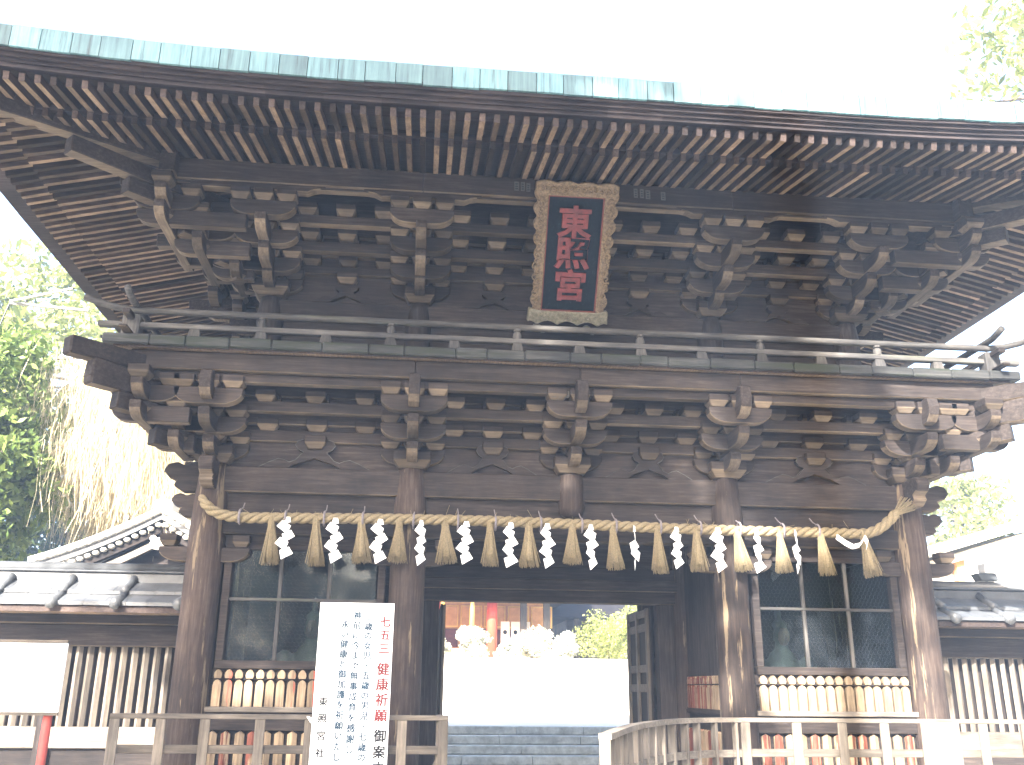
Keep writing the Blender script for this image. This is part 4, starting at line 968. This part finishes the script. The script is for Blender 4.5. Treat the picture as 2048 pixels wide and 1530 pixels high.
# ---------------------------------------------------------------- cream building on the right
cb_ = empty('cream_building', (15, 16, 0), 'cream walled building with a tan sloping gable edge beyond the right wall', 'building')
obj('wall', (B((9.5, 12.3, -ZC), (26, 26, 3.0)).prism([(9.5, 3.0), (26, 3.0), (26, 7.2), (19, 5.3)], (0, 12.5, 0), (1, 0, 0), (0, 0, 1), .3), 'plaster'), cb_)
obj('gable_edge', (MB().beam((9.5, 12.1, 2.62), (26, 12.1, 7.5), .5, .2, (0, 0, 1)), 'roof_pale'), cb_)
obj('roof', (MB().beam((9.3, 19, 2.85), (26, 19, 7.75), 15, .12, (0, 0, 1)), 'roof_pale'), cb_)
obj('gable_post', (B((12.2, 12.05, 2.3), (12.42, 12.25, 3.35)), 'warm_board'), cb_)
wd_ = obj('window', (B((13.6, 12.22, 2.1), (15.2, 12.28, 2.9)), 'pipe_grey'), cb_); obj('pane', (B((13.68, 12.2, 2.17), (14.37, 12.215, 2.83)).box((14.43, 12.2, 2.17), (15.12, 12.215, 2.83)), 'glass'), wd_)
fl_ = empty('floodlight', (6.7, 2.1, ZC+1.6), 'small dark floodlight standing on the ridge of the right wall', 'lamp')
obj('housing', (MB().prism([(-.14, .02), (.14, .02), (.11, .13), (-.2, .13)], (6.7, 2.1, 1.6), (1, 0, 0), (0, 0, 1), .2), 'iron'), fl_, bev=.01)
obj('lens', (B((6.64, 2.0, 1.735), (6.82, 2.2, 1.88)), 'sign_white'), fl_, bev=.01); obj('bracket', (MB().tube([(6.7, 2.1, 1.5), (6.7, 2.1, 1.62)], .02, 6), 'iron'), fl_)

# ---------------------------------------------------------------- worship hall seen through the passage
wh = empty('worship_hall', (0, 27, ZC+1.0), 'red pillared worship hall with warm timber panels seen through the gate passage', 'building')
obj('floor', (B((-9, 24.8, 1.02), (3.3, 34, 1.45)), 'warm_board'), wh)
obj('back_wall', (B((-9, 27.0, 1.45), (3.3, 27.1, 4.6)), 'warm_board'), wh)
for x in (-4.4, -1.2, .95): obj('pillar', (MB().tube([(x, 24.9, 1.0), (x, 24.9, 4.3)], .2, 16), 'shrine_red', True), wh)
for x in (2.2, 3.1): obj('corner_post', (B((x-.12, 25.2, 1.0), (x+.12, 25.45, 4.4)), 'fence_wood_z'), wh)
for i, x in enumerate(np.arange(-4.0, 3.0, .95)):
    obj('wall_panel', (B((x+.04, 26.95, 2.35), (x+.9, 26.99, 3.2)), 'brass'), wh); obj('panel', (B((x+.09, 26.93, 2.4), (x+.85, 26.949, 3.15)), 'warm_board'), wh)
    obj('lower_panel', (B((x+.04, 26.94, 1.5), (x+.9, 26.99, 2.28)), 'inner_red'), wh)
for i, x in enumerate((1.35, 1.75, 2.15)): 
    c_ = obj('curtain', (B((x, 25.6, 1.4), (x+.34, 25.63, 2.5)), 'plaster'), wh); obj('crest', (MB().tube([(x+.17, 25.59, 2.1), (x+.17, 25.598, 2.1)], .08, 14), 'ink_black'), c_)
for x in (.15, -.95): 
    obj('bell_rope', (MB().tube([(x, 24.2, 1.75), (x, 24.2, 4.2)], .09, 10), 'brass', True), wh)
obj('eave', (B((-10, 23.6, 3.35), (4.0, 34, 3.6)), 'rafter_wood_y'), wh)
obj('roof', (MB().prism([(23.2, 3.6), (36, 3.6), (30, 7.0), (29, 7.0)], (-3, 0, 0), (0, 1, 0), (0, 0, 1), 14.5), 'tile_grey'), wh)
sh = empty('side_hall', (6, 29, ZC+1.0), 'dark eaved side hall to the right of the worship hall', 'building')
obj('wall', (B((4.6, 30, 1.0), (12, 36, 3.2)), 'fence_wood_x'), sh); obj('roof', (MB().prism([(28.4, 2.9), (38, 2.9), (33.5, 5.6)], (8, 0, 0), (0, 1, 0), (0, 0, 1), 8.5), 'soffit_wood'), sh)
for x in (4.9, 6.4, 7.9): obj('post', (B((x-.1, 29.0, 1.0), (x+.1, 29.2, 2.9)), 'fence_wood_z'), sh)

# ---------------------------------------------------------------- trees
def leaves(centres, radii, per, size, rs, flat=.75):
    """many small leaf faces spread through clumps"""
    n_ = len(centres)*per; c = np.repeat(np.array(centres), per, 0); r_ = np.repeat(np.array(radii), per)[:, None]
    d = rs.normal(size=(n_, 3)); d /= np.linalg.norm(d, axis=1)[:, None]; q = rs.random((n_, 1))**.45
    p = c+d*q*r_*np.array([1, 1, flat])
    a = rs.normal(size=(n_, 3)); a /= np.linalg.norm(a, axis=1)[:, None]; b_ = np.cross(a, rs.normal(size=(n_, 3))); b_ /= np.linalg.norm(b_, axis=1)[:, None]
    s_ = size*(.6+.8*rs.random((n_, 1)))
    v = np.stack([p-a*s_, p-b_*s_*.45+a*s_*.1, p+a*s_, p+b_*s_*.45+a*s_*.1], 1).reshape(-1, 3)
    return v
def leaf_mesh(name, v, mt):
    n_ = len(v)//4; me = bpy.data.meshes.new(name); me.vertices.add(len(v)); me.vertices.foreach_set('co', v.astype(np.float32).ravel())
    me.loops.add(n_*4); me.loops.foreach_set('vertex_index', np.arange(n_*4, dtype=np.int32)); me.polygons.add(n_)
    me.polygons.foreach_set('loop_start', np.arange(0, n_*4, 4, dtype=np.int32)); me.polygons.foreach_set('loop_total', np.full(n_, 4, np.int32))
    me.materials.append(M[mt]); me.update(calc_edges=True); me.validate(); return me
def tree(x, y, h, crown_r, crown_z, label, mt='leaf_green', clumps=110, per=130, size=.13, seed=1, cr=(.7, 1.3), tr=.3, flat=1.0, gaps=None, group=None, zfl=.75):
    rs = np.random.default_rng(seed); t_ = empty('broadleaf_tree', (x, y, 0), label, 'tree', group)
    mb = MB(); top = crown_z+crown_r*flat*.5
    mb.tube([(x+math.sin(f*3+seed)*.25*f, y+math.cos(f*2+seed)*.25*f, -ZC-.1+f*(top+ZC)) for f in np.linspace(0, 1, 9)], [tr*(1-.8*f)+.03 for f in np.linspace(0, 1, 9)], 10)
    cs, ra = [], []
    k_ = 0
    while len(cs) < clumps and k_ < clumps*30:
        k_ += 1; d = rs.normal(size=3); d /= np.linalg.norm(d); q = (.35+.65*rs.random()**.6)
        p = np.array([x, y, crown_z])+d*q*np.array([crown_r, crown_r, crown_r*flat])
        cs.append(p); ra.append(rs.uniform(*cr))
    for p in cs[::3]:
        b0 = np.array([x, y, min(p[2]-.6, crown_z-crown_r*flat*.4+rs.random()*crown_r*.6)]); mid = (b0+p)/2+np.array([0, 0, .3])
        mb.tube([b0, mid, p], [tr*.28, tr*.17, .03], 5)
    obj('trunk', (mb, 'bark', True), t_)
    lv = leaves(cs, ra, per, size, rs, zfl)
    if gaps:         # openings cut into the crown so sunbeams land on set spots
        c3 = lv.reshape(-1, 4, 3).mean(1); k3 = c3[:, 1]/to_sun.y; fx, fz = c3[:, 0]-to_sun.x*k3, c3[:, 2]-to_sun.z*k3
        keep = np.ones(len(c3), bool)
        for gx, gz, rx, rz in gaps: keep &= ((fx-gx)/rx)**2+((fz-gz)/rz)**2 > 1
        lv = lv.reshape(-1, 4, 3)[keep].reshape(-1, 3)
    o_ = obj('crown', leaf_mesh('crown', lv, mt), t_)
    return t_
G1 = 'trees behind the left wall'
tree(-16.3, 18, 17, 4.2, 9.6, 'tall bright green tree far behind the left wall, against the white sky', 'leaf_yellow', 120, 120, .17, 3, flat=1.3, group=G1)
tree(-11.0, 7.5, 12, 1.9, 4.3, 'leafy green tree rising over the left tiled wall', 'leaf_green', 120, 130, .1, 4, flat=1.6, group=G1, cr=(.4, .75))
tree(-13.5, 22, 10, 4.0, 4.0, 'dark green tree low behind the leafy trees at the left', 'leaf_dark', 100, 130, .16, 5, flat=1.2, group=G1)
tree(15.2, 5.5, 18, 4.0, 14.2, 'pale green tree top overhanging the right end of the copper eaves', 'leaf_yellow', 90, 120, .15, 6, flat=1.0)
tree(21.5, 27, 10, 2.2, 7.0, 'green tree showing above the cream building', 'leaf_yellow', 30, 110, .16, 8)
tree(7.0, 26.0, 5, 1.5, 2.0, 'small bright shrub tree beside the worship hall', 'leaf_yellow', 40, 100, .1, 9, cr=(.4, .7))
for i, (x, y, r_) in enumerate(((.1, 22.6, .62), (2.2, 22.7, .68), (5.0, 22.9, 1.0), (-1.1, 22.4, .4), (1.2, 22.3, .36), (3.4, 22.4, .5))):  # pale leaf colour imitates blown-out glare; low ones added to break the bright edge
    sb = empty('clipped_shrub', (x, y, ZC+1.0), ['round white flowering shrub at the foot of the red pillar', 'round white flowering shrub before the curtained doorway', 'large yellow green shrub at the corner of the worship hall', 'low white shrub beside the bell rope', 'low white shrub between the two round flowering shrubs', 'low white shrub beside the large yellow green shrub'][i], 'shrub', 'shrubs before the worship hall'); rs = np.random.default_rng(70+i)
    cs = [np.array([x, y, 1.0+r_*.8])+rs.normal(size=3)*r_*.45 for k in range(16)]
    obj('foliage', leaf_mesh('foliage', leaves(cs, [r_*.55]*16, 260, .055, rs), 'leaf_yellow' if i == 2 else 'leaf_pale'), sb); obj('stem', (MB().tube([(x, y, .95), (x, y, 1.0+r_)], .05, 6), 'bark'), sb)
# weeping tree with bare straw coloured twigs
wt = empty('weeping_tree', (-7.8, 8.6, 0), 'weeping tree with drooping straw coloured twigs beside the gate', 'tree'); rs = np.random.default_rng(21)
mb = MB(); mb.tube([(-7.8+.2*math.sin(4*f), 8.6, -ZC-.1+7.2*f) for f in np.linspace(0, 1, 8)], [.2*(1-.7*f)+.03 for f in np.linspace(0, 1, 8)], 9)
tw = []
hubs = []
for i in range(34):
    a = rs.uniform(0, 6.28); r_ = rs.uniform(.3, 1.6); zt2 = rs.choice([rs.uniform(4.2, 5.6), rs.uniform(6.2, 7.6)], p=[.7, .3]); e = np.array([-7.8-(.7 if zt2 > 6 else 0)+r_*math.cos(a), 8.6+r_*.9*math.sin(a), zt2-.25*r_])
    mb.tube([(-7.8, 8.6, zt2-1.6), ((e[0]-7.8)/2, (e[1]+8.6)/2, zt2-.1), tuple(e)], [.05, .035, .015], 5); hubs.append(e)
obj('trunk', (mb, 'bark', True), wt)
V_ = []; F_ = []
for e in hubs:
    for j in range(260):
        p = e+rs.normal(size=3)*np.array([.3, .3, .16]); L = rs.uniform(.5, 1.9); sw = rs.normal(size=2)*.12; o = len(V_); wd = rs.uniform(.0018, .0042); an = rs.uniform(0, 3.14)
        dx, dy = wd*math.cos(an), wd*math.sin(an)
        for f in (0, .3, .65, 1.0):
            q = p+np.array([sw[0]*f*2+.04*math.sin(6*f+j), sw[1]*f*2, -L*f]); V_ += [(q[0]-dx, q[1]-dy, q[2]), (q[0]+dx, q[1]+dy, q[2])]
        F_ += [(o+2*k, o+2*k+1, o+2*k+3, o+2*k+2) for k in range(3)]
tm = MB(); tm.v = V_; tm.f = F_
o_ = obj('crown', (tm, 'withy'), wt)
# trees behind the visitor that shade the gate
def ahead(fx, fz, t_): return Vector((fx, 0, fz))+to_sun*t_
G2 = 'tall trees shading the gate'
SHADE = [(-4.3, 3.9, 23, 2.6), (-1.4, 3.2, 21, 3.3), (-.7, 5.4, 25, 2.7), (-3.0, -.6, 24, 2.6), (-.1, .4, 22, 2.0), (3.5, 2.2, 26, 1.25)]
GAPS = [(-3.62, 0, .42, .3), (2.25, 1.3, .22, .3), (0.02, 2.4, .16, .3), (.05, 3.65, .3, .2), (1.93, .75, .12, .12), (1.85, -.1, .2, .35), (-1.0, 3.8, .5, .09), (-6.2, 3.6, .5, .4), (1.2, 4.1, .35, .12), (3.4, 2.1, .25, .12), (-5.2, 1.0, .25, .6), (4.9, 3.75, 1.7, .5), (3.95, -.05, .85, .55), (4.3, .9, .2, .35)]
for i, (fx, fz, t_, r_) in enumerate(SHADE):
    c_ = ahead(fx, fz, t_)
    tree(c_.x, c_.y, 14, r_, c_.z, ['spreading tree behind the visitor', 'broad tree behind the visitor', 'tall tree behind the visitor', 'leaning tree behind the visitor', 'slim tree behind the visitor', 'thin tree behind the visitor'][i]+', out of view, casting leaf shade on the gate', 'leaf_green', 95 if r_ > 1.5 else 34, 120, .15, 30+i, cr=(.6, 1.1) if r_ > 1.5 else (.3, .6), tr=.25, group=G2, gaps=GAPS)

G3 = 'trees of the grove behind the visitor'
RING = [(-46, -62, 4), (-34, -78, 3), (-1, -62, 5), (18, -42, 3), (30, -32, 4), (32, -20, 5), (-17, -72, 4), (-34, -16, 3), (-42, -34, 4), (-25, -64, 5), (-9, -58, 3), (5, -44, 4), (10, -30, 5), (17, -24, 3), (24, -16, 4), (9, -18, 5), (17, -13, 3)]  # unseen trees added to hold skylight off the gate front
NAMES = ['rounded', 'bushy', 'ragged', 'open crowned', 'dense', 'stout', 'leafy', 'mossy', 'young', 'low branched', 'crooked', 'twin stemmed', 'ivy covered', 'broad headed', 'narrow', 'weathered', 'pale barked']
for i, (x, y, q) in enumerate(RING):
    tree(x, y, 15, 5.0, 6.0+q*.35, NAMES[i]+' grove tree behind the visitor, out of view', 'leaf_dark', 60, 80, .3, 50+i, cr=(1.1, 1.9), tr=.35, flat=1.35, group=G3)

# ---------------------------------------------------------------- bluish volume added to imitate veiling lens glare
hz = bpy.data.materials.new('haze'); hz.use_nodes = True; t = hz.node_tree; t.nodes.clear()
pv = t.nodes.new('ShaderNodeVolumePrincipled'); pv.inputs['Color'].default_value = (.5, .68, 1, 1); pv.inputs['Density'].default_value = .0025
t.links.new(pv.outputs[0], t.nodes.new('ShaderNodeOutputMaterial').inputs['Volume']); M['haze'] = hz
ho = obj('haze', (B((-304, -304, -ZC-1.2), (304, 304, 24)), 'haze')); ho['kind'] = 'stuff'
